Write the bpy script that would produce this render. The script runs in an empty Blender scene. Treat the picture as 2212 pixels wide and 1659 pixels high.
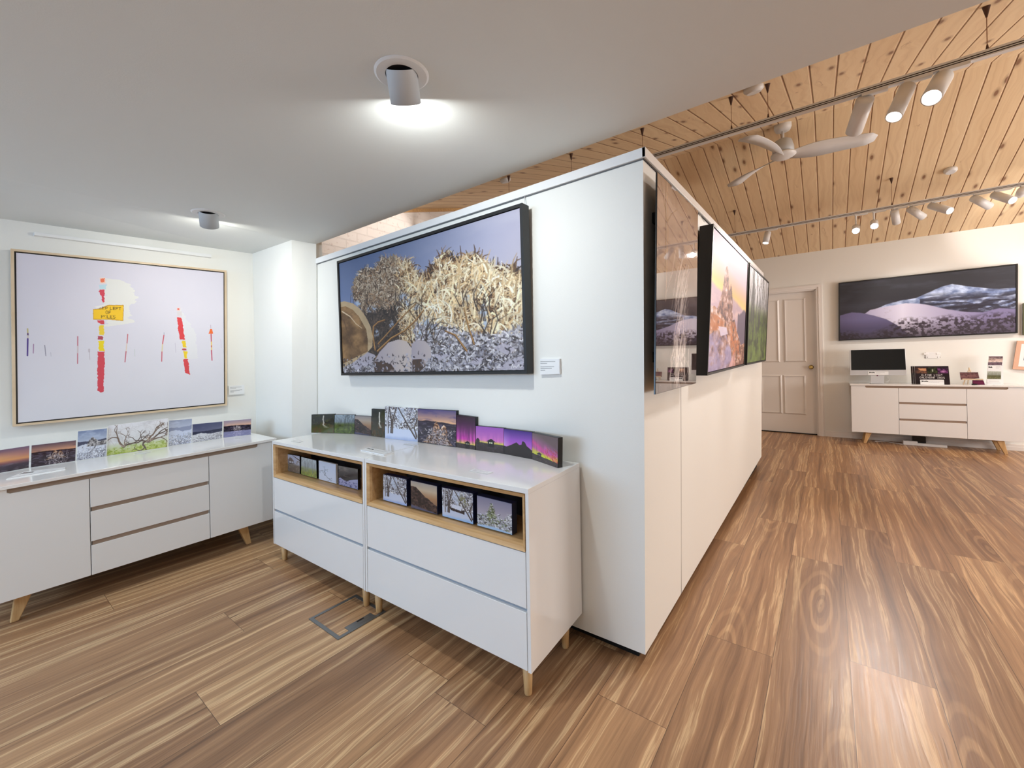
import bpy, math
import numpy as np
from mathutils import Matrix, Vector

scene = bpy.context.scene
COL = scene.collection
# ---------------------------------------------------------------- camera
W_PX, H_PX = 2212, 1659
F_PX, CX, CY = 902.2, 1106.0, 774.28
YAW, ROLL, CAM_H = math.radians(37.097), math.radians(-1.2307), 1.1694
FWD = np.array([-math.sin(YAW), math.cos(YAW), 0.])
RT0 = np.array([math.cos(YAW), math.sin(YAW), 0.]); UP0 = np.array([0, 0, 1.])
RT = RT0 * math.cos(ROLL) + UP0 * math.sin(ROLL)
UP = -RT0 * math.sin(ROLL) + UP0 * math.cos(ROLL)
EYE = np.array([0, 0, CAM_H])
cam_data = bpy.data.cameras.new('camera')
cam = bpy.data.objects.new('camera', cam_data)
COL.objects.link(cam)
cam_data.sensor_fit = 'HORIZONTAL'
cam_data.sensor_width = 36.0
cam_data.lens = F_PX / W_PX * 36.0
cam_data.shift_y = (CY - H_PX / 2) / W_PX
cam_data.clip_start = .05
m = Matrix.Identity(4)
for i in range(3):
    m[i][0], m[i][1], m[i][2] = RT[i], UP[i], -FWD[i]
m[0][3], m[1][3], m[2][3] = EYE
cam.matrix_world = m
scene.camera = cam

# ---------------------------------------------------------------- world, exposure
world = bpy.data.worlds.new('world'); scene.world = world
world.use_nodes = True
world.node_tree.nodes['Background'].inputs[0].default_value = (.62, .76, 1.0, 1)
world.node_tree.nodes['Background'].inputs[1].default_value = .6
scene.view_settings.view_transform = 'Standard'
scene.view_settings.look = 'None'
scene.view_settings.exposure = 0.12
scene.view_settings.gamma = 1.0
scene.cycles.use_denoising = True
scene.cycles.max_bounces = 7
scene.cycles.diffuse_bounces = 4
scene.cycles.glossy_bounces = 3
scene.cycles.use_adaptive_sampling = True
scene.cycles.adaptive_threshold = .025
scene.cycles.sample_clamp_indirect = 6.0
scene.cycles.caustics_reflective = False
scene.cycles.caustics_refractive = False

# ---------------------------------------------------------------- the room's measures (metres)
X_LEFT, X_COL, X_PART = -3.571, -2.890, -.546
Y_NOOK, Y_PART, Y_EDGE, Y_PART_END, Y_FAR = 1.390, 1.5285, 1.5188, 5.008, 7.216
Z_LOW = 2.011
SLOPE, Y_RIDGE, Z_RIDGE = .286, 4.67, 3.30
Z_FAR = Z_RIDGE - SLOPE * (Y_FAR - Y_RIDGE)
X_RIGHT, Y_BACK = 4.6, -3.2


def ray(u, v):
    return FWD + RT * (u - CX) / F_PX - UP * (v - CY) / F_PX


def on_plane(n, p, u, v):
    d = ray(u, v); n = np.array(n, float)
    return EYE + d * (n @ (np.array(p, float) - EYE)) / (n @ d)


def on_x(x, u, v): return on_plane((1, 0, 0), (x, 0, 0), u, v)
def on_y(y, u, v): return on_plane((0, 1, 0), (0, y, 0), u, v)
def on_z(z, u, v): return on_plane((0, 0, 1), (0, 0, z), u, v)
def on_near(u, v): return on_plane((0, -SLOPE, 1), (0, Y_RIDGE, Z_RIDGE), u, v)
def on_far(u, v): return on_plane((0, SLOPE, 1), (0, Y_RIDGE, Z_RIDGE), u, v)
def above(p, u, v): return on_plane(FWD, p, u, v)      # the height of a pixel seen straight over point p
def lerp(a, b, t): return np.array(a, float) * (1 - t) + np.array(b, float) * t


# ---------------------------------------------------------------- lights of the room and added fill
def aim(o, d):
    o.rotation_euler = Vector(d).to_track_quat('-Z', 'Y').to_euler()


def spot(loc, to, watts, color, size=60, blend=.6, radius=.03):
    L = bpy.data.lights.new('spot_lamp', 'SPOT'); L.energy = watts; L.color = color
    L.spot_size = math.radians(size); L.spot_blend = blend; L.shadow_soft_size = radius
    o = bpy.data.objects.new('spot_lamp', L); COL.objects.link(o)
    o.location = loc; aim(o, np.array(to) - np.array(loc)); return o


def disc_lamp(loc, d, watts, color, size=.06):
    L = bpy.data.lights.new('disc_lamp', 'AREA'); L.shape = 'DISK'; L.size = size; L.energy = watts; L.color = color
    o = bpy.data.objects.new('disc_lamp', L); COL.objects.link(o)
    o.location = loc; aim(o, d); return o


COOL = (.97, 1.0, .97); CREAM = (1.0, .98, .88); WARM = (1.0, .93, .88); DAY = (.48, .71, 1.0)
def panel(loc, d, sx, sy, watts, color, name='fill_panel'):
    L = bpy.data.lights.new(name, 'AREA'); L.shape = 'RECTANGLE'; L.size = sx; L.size_y = sy; L.energy = watts; L.color = color
    o = bpy.data.objects.new(name, L); COL.objects.link(o); o.location = loc; aim(o, d); return o


# daylight through the shop window behind the camera, plus unseen fill panels added at the right wall
panel((-2.1, Y_BACK + .12, 1.58), (.1, 1, -.12), 2.2, .6, 62, DAY, 'daylight')
panel((X_RIGHT - .03, 5.1, 1.5), (-1, 0, .45), 2.6, 1.5, 215, (1.0, .95, .93), 'side_fill')
panel((X_RIGHT - .03, 1.2, 1.2), (-1, 0, .1), 2.2, 1.3, 30, (1.0, .93, .88), 'side_fill')
# unseen fill panels and spots added under the low ceiling behind the camera
panel((-1.9, -1.5, Z_LOW - .02), (0, 0, -1), .9, .9, 9, COOL)
panel((.9, -1.2, Z_LOW - .02), (0, 0, -1), .9, .9, 7, COOL)
for lx, ly, wt in ((-2.5, -.35, 9), (-.7, -.3, 9), (.9, -.1, 9), (2.4, .3, 9)):
    spot((lx, ly, Z_LOW - .03), (lx, ly + .05, 0), wt, COOL, 125, .8, .05)
# track spots of the gallery beyond the right edge of the picture, plus unseen ones added to brighten the brick wall
for lx, ly, tx, ty, tz, wt in ((3.0, 5.87, 1.2, 7.2, 1.2, 34), (3.4, 5.87, 2.9, 7.2, .9, 18), (2.6, 5.87, .6, 7.2, .9, 30), (2.2, 3.03, -.5, 3.2, 1.4, 18), (2.8, 3.03, 1.4, 1.9, 0, 60), (3.4, 3.03, 2.2, 4.6, 0, 50), (-2.2, 3.03, -3.6, 2.6, 2.35, 60), (-1.6, 3.03, -3.4, 4.4, 2.2, 50), (-1.9, 3.03, -2.4, 2.2, 1.2, 20)):
    spot((lx, ly, 2.55), (tx, ty, tz), wt, WARM, 70, .9, .03)
# ---------------------------------------------------------------- materials
def mat(name, color, rough=.5, metal=0., spec=.5, coat=0., emit=None, strength=0., bump=0., bump_scale=200.):
    m = bpy.data.materials.new(name); m.use_nodes = True
    nt = m.node_tree; b = nt.nodes['Principled BSDF']
    b.inputs['Base Color'].default_value = (*color, 1); b.inputs['Roughness'].default_value = rough
    b.inputs['Metallic'].default_value = metal; b.inputs['Specular IOR Level'].default_value = spec
    b.inputs['Coat Weight'].default_value = coat; b.inputs['Coat Roughness'].default_value = .05
    if emit:
        b.inputs['Emission Color'].default_value = (*emit, 1); b.inputs['Emission Strength'].default_value = strength
    if bump:
        n = nt.nodes.new('ShaderNodeTexNoise'); n.inputs['Scale'].default_value = bump_scale; n.inputs['Detail'].default_value = 3
        tc = nt.nodes.new('ShaderNodeTexCoord'); nt.links.new(tc.outputs['Object'], n.inputs['Vector'])
        bp = nt.nodes.new('ShaderNodeBump'); bp.inputs['Strength'].default_value = bump; bp.inputs['Distance'].default_value = .002
        nt.links.new(n.outputs['Fac'], bp.inputs['Height']); nt.links.new(bp.outputs['Normal'], b.inputs['Normal'])
    return m


class NT:
    def __init__(s, m):
        s.nt = m.node_tree; s.bsdf = s.nt.nodes['Principled BSDF']

    def n(s, t, **k):
        x = s.nt.nodes.new(t)
        for a, v in k.items():
            setattr(x, a, v)
        return x

    def put(s, inp, v):
        if isinstance(v, (int, float)):
            inp.default_value = v
        elif isinstance(v, tuple):
            inp.default_value = v if len(v) == len(inp.default_value) else (*v, 1)
        else:
            s.nt.links.new(v, inp)

    def math(s, op, a, b=0., c=None):
        x = s.n('ShaderNodeMath', operation=op); s.put(x.inputs[0], a); s.put(x.inputs[1], b)
        if c is not None:
            s.put(x.inputs[2], c)
        return x.outputs[0]

    def comb(s, x, y, z):
        c = s.n('ShaderNodeCombineXYZ'); s.put(c.inputs[0], x); s.put(c.inputs[1], y); s.put(c.inputs[2], z); return c.outputs[0]

    def noise(s, vec, scale, detail=3, rough=.5, dist=0.):
        x = s.n('ShaderNodeTexNoise'); s.put(x.inputs['Vector'], vec); x.inputs['Scale'].default_value = scale
        x.inputs['Detail'].default_value = detail; x.inputs['Roughness'].default_value = rough; x.inputs['Distortion'].default_value = dist
        return x.outputs['Fac']

    def white(s, vec):
        x = s.n('ShaderNodeTexWhiteNoise', noise_dimensions='3D'); s.put(x.inputs['Vector'], vec); return x.outputs['Value']

    def ramp(s, f, stops, interp='LINEAR'):
        x = s.n('ShaderNodeValToRGB'); e = x.color_ramp.elements; x.color_ramp.interpolation = interp
        while len(e) < len(stops):
            e.new(.5)
        for i, (p, c) in enumerate(stops):
            e[i].position = p; e[i].color = (*c, 1) if len(c) == 3 else c
        s.put(x.inputs[0], f); return x.outputs[0]

    def mix(s, f, a, b, mode='MIX'):
        x = s.n('ShaderNodeMix', data_type='RGBA', blend_type=mode); s.put(x.inputs[0], f)
        s.put(x.inputs[6], a); s.put(x.inputs[7], b); return x.outputs[2]

    def bump(s, h, strength, dist=.001):
        x = s.n('ShaderNodeBump'); x.inputs['Strength'].default_value = strength; x.inputs['Distance'].default_value = dist
        s.put(x.inputs['Height'], h); s.nt.links.new(x.outputs['Normal'], s.bsdf.inputs['Normal'])


def srgb(*c):
    return tuple(((v / 255) / 12.92 if v / 255 <= .04045 else ((v / 255 + .055) / 1.055) ** 2.4) for v in c)


def planks(m, width, length, kind):
    t = NT(m)
    tc = t.n('ShaderNodeTexCoord'); sp = t.n('ShaderNodeSeparateXYZ'); t.put(sp.inputs[0], tc.outputs['Object'])
    x, y = sp.outputs[0], sp.outputs[1]
    px = t.math('DIVIDE', x, width); i = t.math('FLOOR', px); fx = t.math('FRACT', px)
    off = t.white(t.comb(i, 3.3, 1.7))
    py = t.math('ADD', t.math('DIVIDE', y, length), t.math('MULTIPLY', off, 7.0)); j = t.math('FLOOR', py); fy = t.math('FRACT', py)
    if kind == 'ceiling':
        j = t.math('MULTIPLY', j, 0.)
    rnd = t.white(t.comb(i, j, .5)); rnd2 = t.white(t.comb(i, j, 9.5))
    ex = t.math('MINIMUM', fx, t.math('SUBTRACT', 1., fx)); ey = t.math('MINIMUM', fy, t.math('SUBTRACT', 1., fy))
    if kind == 'floor':
        sx = t.math('ADD', x, t.math('MULTIPLY', rnd, 37.)); sy = t.math('ADD', y, t.math('MULTIPLY', rnd2, 53.))
        wob = t.math('MULTIPLY', t.math('SUBTRACT', t.noise(t.comb(t.math('MULTIPLY', sx, 2.2), t.math('MULTIPLY', sy, .42), 0.), 2.4, 3), .5), .085)
        gx = t.math('ADD', sx, wob)
        # knots and cathedral figure: rings of distance to scattered points stretched along the board
        vo = t.n('ShaderNodeTexVoronoi', voronoi_dimensions='2D', feature='F1'); vo.inputs['Scale'].default_value = 1.
        t.put(vo.inputs['Vector'], t.comb(t.math('MULTIPLY', gx, 3.4), t.math('MULTIPLY', sy, .62), 0.))
        kd = vo.outputs['Distance']
        kn = t.math('GREATER_THAN', t.white(vo.outputs['Position']), .70)
        near = t.math('MULTIPLY', kn, t.math('SUBTRACT', 1., t.math('SMOOTH_MIN', t.math('MULTIPLY', kd, 2.8), 1., .2)))
        rings = t.math('SINE', t.math('MULTIPLY', kd, 62.))
        band = t.noise(t.comb(t.math('MULTIPLY', gx, 21.), t.math('MULTIPLY', sy, .42), 0.), 1., 6, .68, .15)
        fine = t.noise(t.comb(t.math('MULTIPLY', gx, 95.), t.math('MULTIPLY', sy, 2.4), 0.), 1., 4, .6)
        base = t.ramp(band, [(.27, srgb(74, 54, 40)), (.38, srgb(122, 92, 68)), (.47, srgb(150, 117, 88)), (.54, srgb(166, 133, 101)), (.58, srgb(216, 190, 152)), (.62, srgb(168, 137, 106)), (.7, srgb(198, 168, 132))])
        tint = t.ramp(rnd, [(0., srgb(106, 80, 60)), (.35, srgb(144, 112, 86)), (.7, srgb(168, 133, 102)), (1., srgb(202, 168, 128))])
        c = t.mix(.32, base, tint)
        c = t.mix(t.math('MULTIPLY', near, .42), c, t.ramp(rings, [(.2, srgb(112, 78, 56)), (.8, srgb(206, 172, 130))]))
        core = t.math('MULTIPLY', kn, t.math('GREATER_THAN', .07, kd))
        c = t.mix(t.math('MULTIPLY', core, .35), c, srgb(96, 66, 50))
        c = t.mix(.9, c, t.ramp(fine, [(.3, (.72, .70, .68)), (.55, (1, 1, 1)), (.75, (1.1, 1.09, 1.06))]), 'MULTIPLY')
        crack = t.noise(t.comb(t.math('MULTIPLY', gx, 42.), t.math('MULTIPLY', sy, 1.3), 3.), 1., 2, .5)
        c = t.mix(t.math('MULTIPLY', t.math('LESS_THAN', crack, .27), .55), c, srgb(70, 48, 34))
        seam = t.math('LESS_THAN', t.math('MINIMUM', t.math('MULTIPLY', ex, width), t.math('MULTIPLY', ey, length)), .0009)
        c = t.mix(t.math('MULTIPLY', seam, .8), c, srgb(60, 42, 30))
        c = t.mix(1., c, (1.16, 1.09, 1.01, 1), 'MULTIPLY')
        t.put(t.bsdf.inputs['Base Color'], c)
        t.put(t.bsdf.inputs['Roughness'], t.math('ADD', .22, t.math('MULTIPLY', fine, .26)))
        t.bump(t.math('ADD', fine, t.math('MULTIPLY', crack, .4)), .35, .0012)
    else:
        sx = t.math('ADD', x, t.math('MULTIPLY', rnd, 31.)); sy = t.math('ADD', y, t.math('MULTIPLY', rnd2, 17.))
        wob = t.math('MULTIPLY', t.math('SUBTRACT', t.noise(t.comb(sx, sy, 0.), 2.5, 2), .5), .16)
        gx = t.math('ADD', sx, wob)
        band = t.noise(t.comb(t.math('MULTIPLY', gx, 30.), t.math('MULTIPLY', sy, .8), 0.), 1., 4, .6)
        c = t.ramp(band, [(.3, srgb(214, 182, 142)), (.5, srgb(232, 204, 164)), (.7, srgb(240, 216, 178))])
        c = t.mix(.35, c, t.ramp(rnd, [(0, srgb(222, 190, 148)), (1, srgb(240, 216, 178))]))
        vo = t.n('ShaderNodeTexVoronoi', voronoi_dimensions='2D', feature='F1'); vo.inputs['Scale'].default_value = 1.
        t.put(vo.inputs['Vector'], t.comb(t.math('MULTIPLY', sx, 7.), t.math('MULTIPLY', sy, 2.6), 0.))
        kd = vo.outputs['Distance']; pick = t.math('GREATER_THAN', t.white(vo.outputs['Position']), .62)
        c = t.mix(t.math('MULTIPLY', pick, t.ramp(kd, [(.06, (.85, .85, .85)), (.1, (.35, .35, .35)), (.19, (0, 0, 0))])), c, srgb(120, 72, 44))
        tear = t.noise(t.comb(t.math('MULTIPLY', x, 9.), t.math('MULTIPLY', y, 3.2), 5.), 1., 5, .7, 1.)
        c = t.mix(t.math('MULTIPLY', t.math('GREATER_THAN', tear, .68), .35), c, srgb(150, 98, 62))
        g = t.math('LESS_THAN', t.math('MULTIPLY', ex, width), .0042)
        c = t.mix(t.math('MULTIPLY', g, .75), c, srgb(150, 96, 54))
        t.put(t.bsdf.inputs['Base Color'], c)
        t.bump(t.math('MINIMUM', t.math('MULTIPLY', ex, width * 140.), 1.), 1., .006)
    return m


M = dict(
    wall=mat('wall_paint', srgb(236, 236, 232), .55, bump=.15, bump_scale=300),
    ceil=mat('ceiling_paint', srgb(222, 225, 224), .7, bump=.12, bump_scale=260),
    gloss=mat('white_gloss', srgb(240, 240, 240), .14, coat=.3),
    satin=mat('white_satin', srgb(236, 237, 238), .3),
    shadow_gap=mat('grey_channel', srgb(150, 160, 172), .5),
    black=mat('black_frame', srgb(20, 20, 21), .42),
    dark=mat('black_plastic', srgb(10, 10, 11), .3),
    toekick=mat('dark_plinth', srgb(8, 7, 7), .9),
    ash=mat('pale_ash', srgb(214, 190, 158), .45),
    oak=mat('oak_trim', srgb(205, 166, 116), .42),
    leg=mat('oak_leg', srgb(200, 162, 112), .45),
    walnut=mat('walnut_groove', srgb(150, 130, 114), .55),
    lamp=mat('white_metal', srgb(226, 226, 226), .4),
    lampgrey=mat('grey_metal', srgb(190, 194, 198), .45),
    slot=mat('track_slot', srgb(44, 40, 44), .6),
    glow=mat('lit_lens', (1, 1, 1), .5, emit=(1, .93, .84), strength=30),
    glow_cool=mat('lit_lens_cool', (1, 1, 1), .5, emit=(.95, 1, .98), strength=14),
    cap=mat('brown_hook', srgb(74, 44, 30), .6),
    wire=mat('steel_wire', srgb(150, 110, 84), .4, metal=.6),
    brass=mat('brass', srgb(206, 176, 108), .22, metal=1.),
    steel=mat('brushed_steel', srgb(128, 130, 130), .35, metal=.7),
    alu=mat('pale_aluminium', srgb(206, 208, 212), .3, metal=.3),
    screen=mat('dark_screen', srgb(6, 6, 8), .04, spec=.6),
    paper=mat('white_card', srgb(244, 244, 244), .5),
    acrylic=mat('white_acrylic', srgb(240, 241, 242), .15),
    rose=mat('rose_wood', srgb(216, 172, 146), .45),
    magenta=mat('plum_card', srgb(96, 30, 66), .35),
    door=mat('door_paint', srgb(238, 234, 230), .4),
    cable=mat('white_cable', srgb(226, 226, 226), .5),
    navy=mat('navy_side', srgb(36, 44, 78), .25),
)
M['floor'] = planks(mat('timber_floor', (.4, .25, .15), .4, spec=.45), .234, 1.55, 'floor')
M['boards'] = planks(mat('pine_boards', (.6, .4, .25), .6), .1335, 3.3, 'ceiling')


def wood_fix(m, c0, c1, sc=(4, 60, 60)):
    t = NT(m); tc = t.n('ShaderNodeTexCoord'); mp = t.n('ShaderNodeMapping'); mp.inputs['Scale'].default_value = sc
    t.put(mp.inputs[0], tc.outputs['Object'])
    t.put(t.bsdf.inputs['Base Color'], t.ramp(t.noise(mp.outputs[0], 1., 4, .6), [(.3, c0), (.7, c1)]))


wood_fix(M['oak'], srgb(190, 148, 98), srgb(216, 178, 128)); wood_fix(M['leg'], srgb(188, 148, 98), srgb(212, 176, 126), (60, 60, 5))
wood_fix(M['ash'], srgb(204, 180, 148), srgb(226, 204, 174), (40, 4, 4))
# painted brick wall
mb = mat('painted_brick', srgb(226, 206, 194), .6); M['brick'] = mb
t = NT(mb); tc = t.n('ShaderNodeTexCoord'); sp = t.n('ShaderNodeSeparateXYZ'); t.put(sp.inputs[0], tc.outputs['Object'])
bk = t.n('ShaderNodeTexBrick'); t.put(bk.inputs['Vector'], t.comb(sp.outputs[1], sp.outputs[2], 0.))
bk.inputs['Scale'].default_value = 1.; bk.inputs['Brick Width'].default_value = .23; bk.inputs['Row Height'].default_value = .086
bk.inputs['Mortar Size'].default_value = .005; bk.inputs['Mortar Smooth'].default_value = .3
nz = t.noise(tc.outputs['Object'], 60., 4, .7); pits = t.math('MULTIPLY', t.math('LESS_THAN', t.noise(tc.outputs['Object'], 34., 2), .34), 1.)
t.put(t.bsdf.inputs['Base Color'], t.mix(t.math('MULTIPLY', pits, .25), srgb(244, 238, 234), srgb(190, 160, 150)))
t.bump(t.math('SUBTRACT', t.math('SUBTRACT', t.math('MULTIPLY', nz, .25), bk.outputs['Fac']), t.math('MULTIPLY', pits, .8)), .9, .006)


def print_mat(name, rough, coat=0., spec=.5):
    m = mat(name, (.5, .5, .5), rough, coat=coat, spec=spec); t = NT(m)
    a = t.n('ShaderNodeAttribute', attribute_name='paint'); t.put(t.bsdf.inputs['Base Color'], a.outputs['Color']); return m


M['canvas'] = print_mat('printed_canvas', .6); M['gloss_print'] = print_mat('gloss_print', .12, .3); M['satin_print'] = print_mat('satin_print', .35)
M['glass_print'] = print_mat('glass_print', .02, 1.0, .9)
M['glass_print'].node_tree.nodes['Principled BSDF'].inputs['Coat Roughness'].default_value = .01


# ---------------------------------------------------------------- objects
def tag(o, label=None, cat=None, group=None, kind=None):
    for k, v in (('label', label), ('category', cat), ('group', group), ('kind', kind)):
        if v:
            o[k] = v
    return o


def root(name, loc, label, cat, group=None):
    o = bpy.data.objects.new(name, None); COL.objects.link(o); o.location = Vector([float(c) for c in loc]); o.empty_display_size = .05
    bpy.context.view_layer.update() if False else None
    return tag(o, label, cat, group)


def world_loc(o):
    p = Vector((0, 0, 0))
    while o is not None:
        p += o.location; o = o.parent
    return p


class MB:
    def __init__(s): s.v, s.f = [], []

    def add(s, vs, fs):
        k = len(s.v); s.v += [tuple(map(float, p)) for p in vs]; s.f += [tuple(i + k for i in q) for q in fs]; return s

    def hexa(s, a, b):
        # a: four corners of one face, b: the matching corners of the opposite face
        return s.add(list(a) + list(b), [(0, 1, 2, 3), (7, 6, 5, 4), (0, 4, 5, 1), (1, 5, 6, 2), (2, 6, 7, 3), (3, 7, 4, 0)])

    def box(s, p, q, f=None):
        f = f or (lambda x, y, z: (x, y, z))
        c = lambda z: [f(p[0], p[1], z), f(q[0], p[1], z), f(q[0], q[1], z), f(p[0], q[1], z)]
        return s.hexa(c(p[2]), c(q[2]))

    def prism(s, pts, d):
        n = len(pts); d = np.array(d, float)
        return s.add([np.array(p) for p in pts] + [np.array(p) + d for p in pts],
                     [tuple(range(n)), tuple(range(2 * n - 1, n - 1, -1))] + [(i, i + n, (i + 1) % n + n, (i + 1) % n) for i in range(n)])

    def tube(s, a, b, r0, r1=None, n=20, caps=True):
        return s.lathe(a, b, [(0, r0), (1, r0 if r1 is None else r1)], n, caps)

    def lathe(s, a, b, prof, n=24, caps=True):
        a, b = Vector(a), Vector(b); d = b - a; z = d.normalized()
        x = z.orthogonal().normalized(); y = z.cross(x); k = len(s.v)
        for (t, r) in prof:
            c = a + d * t
            for i in range(n):
                w = 2 * math.pi * i / n; s.v.append(tuple(c + x * math.cos(w) * r + y * math.sin(w) * r))
        for j in range(len(prof) - 1):
            for i in range(n):
                s.f.append((k + j * n + i, k + j * n + (i + 1) % n, k + (j + 1) * n + (i + 1) % n, k + (j + 1) * n + i))
        if caps:
            s.f.append(tuple(k + i for i in range(n))[::-1]); s.f.append(tuple(k + (len(prof) - 1) * n + i for i in range(n)))
        return s

    def path(s, pts, r, n=8):
        for a, b in zip(pts[:-1], pts[1:]):
            s.tube(a, b, r, n=n)
        return s

    def build(s, name, material, parent=None, origin=None, bevel=0., smooth=False, kind=None):
        P = np.array(s.v)
        base = world_loc(parent) if parent is not None else Vector((0, 0, 0))
        if origin is None and parent is None and kind != 'structure':
            origin = (P[:, 0].mean(), P[:, 1].mean(), P[:, 2].min())
        o3 = np.array(base) + (np.zeros(3) if origin is None else np.array(origin) - np.array(base))
        me = bpy.data.meshes.new(name); me.from_pydata([tuple(p - o3) for p in P], [], s.f); me.update()
        import bmesh
        bm = bmesh.new(); bm.from_mesh(me); bmesh.ops.recalc_face_normals(bm, faces=bm.faces); bm.to_mesh(me); bm.free()
        me.materials.append(material)
        if smooth:
            for p in me.polygons:
                p.use_smooth = len(p.vertices) == 4
        o = bpy.data.objects.new(name, me); COL.objects.link(o)
        o.location = Vector(o3) - base
        if parent is not None:
            o.parent = parent
        if bevel:
            b = o.modifiers.new('bevel', 'BEVEL'); b.width = bevel; b.segments = 2; b.limit_method = 'ANGLE'; b.angle_limit = math.radians(40)
        if kind:
            o['kind'] = kind
        return o


def struct(name, mb, material, parent=None, bevel=0.):
    o = mb.build(name, material, parent, bevel=bevel)
    if parent is None:
        o['kind'] = 'structure'
    return o


def picture(name, img, TL, TR, BR, BL, material, parent, off=None):
    """a flat print: a grid of coloured points between four corners"""
    h, w = img.shape[:2]
    base = np.array(world_loc(parent)) if parent is not None else np.zeros(3)
    TL, TR, BR, BL = [np.array(c, float) for c in (TL, TR, BR, BL)]
    v, u = np.meshgrid(np.linspace(0, 1, h), np.linspace(0, 1, w), indexing='ij'); u = u[..., None]; v = v[..., None]
    P = (TL * (1 - u) + TR * u) * (1 - v) + (BL * (1 - u) + BR * u) * v
    P = P.reshape(-1, 3) - base
    idx = np.arange(h * w).reshape(h, w)
    Q = np.stack([idx[:-1, :-1], idx[1:, :-1], idx[1:, 1:], idx[:-1, 1:]], -1).reshape(-1, 4)
    me = bpy.data.meshes.new(name)
    me.vertices.add(len(P)); me.vertices.foreach_set('co', P.astype(np.float32).ravel())
    me.loops.add(Q.size); me.loops.foreach_set('vertex_index', Q.astype(np.int32).ravel())
    me.polygons.add(len(Q)); me.polygons.foreach_set('loop_start', np.arange(0, Q.size, 4, dtype=np.int32))
    me.update(); me.validate()
    lin = np.where(img <= .04045, img / 12.92, ((img + .055) / 1.055) ** 2.4).reshape(-1, 3)
    at = me.color_attributes.new('paint', 'FLOAT_COLOR', 'POINT')
    at.data.foreach_set('color', np.concatenate([lin, np.ones((len(lin), 1))], 1).astype(np.float32).ravel())
    me.materials.append(material)
    o = bpy.data.objects.new(name, me); COL.objects.link(o)
    if parent is not None:
        o.parent = parent
    return o


def inset(Q, d):
    """shrink a quad TL TR BR BL by d metres on every side"""
    TL, TR, BR, BL = [np.array(c, float) for c in Q]
    wt, hl = np.linalg.norm(TR - TL), np.linalg.norm(BL - TL); a, b = d / wt, d / hl
    P = lambda u, v: (TL * (1 - u) + TR * u) * (1 - v) + (BL * (1 - u) + BR * u) * v
    return [P(a, b), P(1 - a, b), P(1 - a, 1 - b), P(a, 1 - b)]


def framed(name, Q, back, bar, label, cat, img, frame_mat, art_mat, gap=.004, lip=.006, gap_mat=None, group=None, part='canvas'):
    """Q: outer front corners TL TR BR BL; back: vector from the front to the rear of the frame"""
    Q = [np.array(c, float) for c in Q]; back = np.array(back, float)
    o = root(name, (Q[2] + Q[3]) / 2, label, cat, group)
    I = inset(Q, bar); mb = MB()
    for i in range(4):
        j = (i + 1) % 4
        mb.hexa([Q[i], Q[j], I[j], I[i]], [c + back for c in (Q[i], Q[j], I[j], I[i])])
    mb.build('frame', frame_mat, o)
    nb = back / np.linalg.norm(back)
    mb = MB(); mb.hexa([c + nb * (lip + .012) for c in I], [c + back * .98 for c in I]); mb.build('backing', gap_mat or M['dark'], o)
    A = [c + nb * lip for c in inset(I, gap)]
    picture(part, img, *A, art_mat, o)
    return o


def block(name, Q, back, label, cat, img, side, art_mat, group=None, part='print'):
    """a thick board or box print: body plus a picture face"""
    Q = [np.array(c, float) for c in Q]; back = np.array(back, float)
    o = root(name, (Q[2] + Q[3]) / 2, label, cat, group); nb = back / np.linalg.norm(back)
    MB().hexa([c + nb * .0012 for c in Q], [c + back for c in Q]).build('board', side, o)
    picture(part, img, *inset(Q, .0012), art_mat, o)
    return o
# ---------------------------------------------------------------- painted pictures
# every picture is painted in numpy strokes and stored as colours of the print's own mesh grid
def smooth(t):
    return t * t * (3 - 2 * t)


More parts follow.
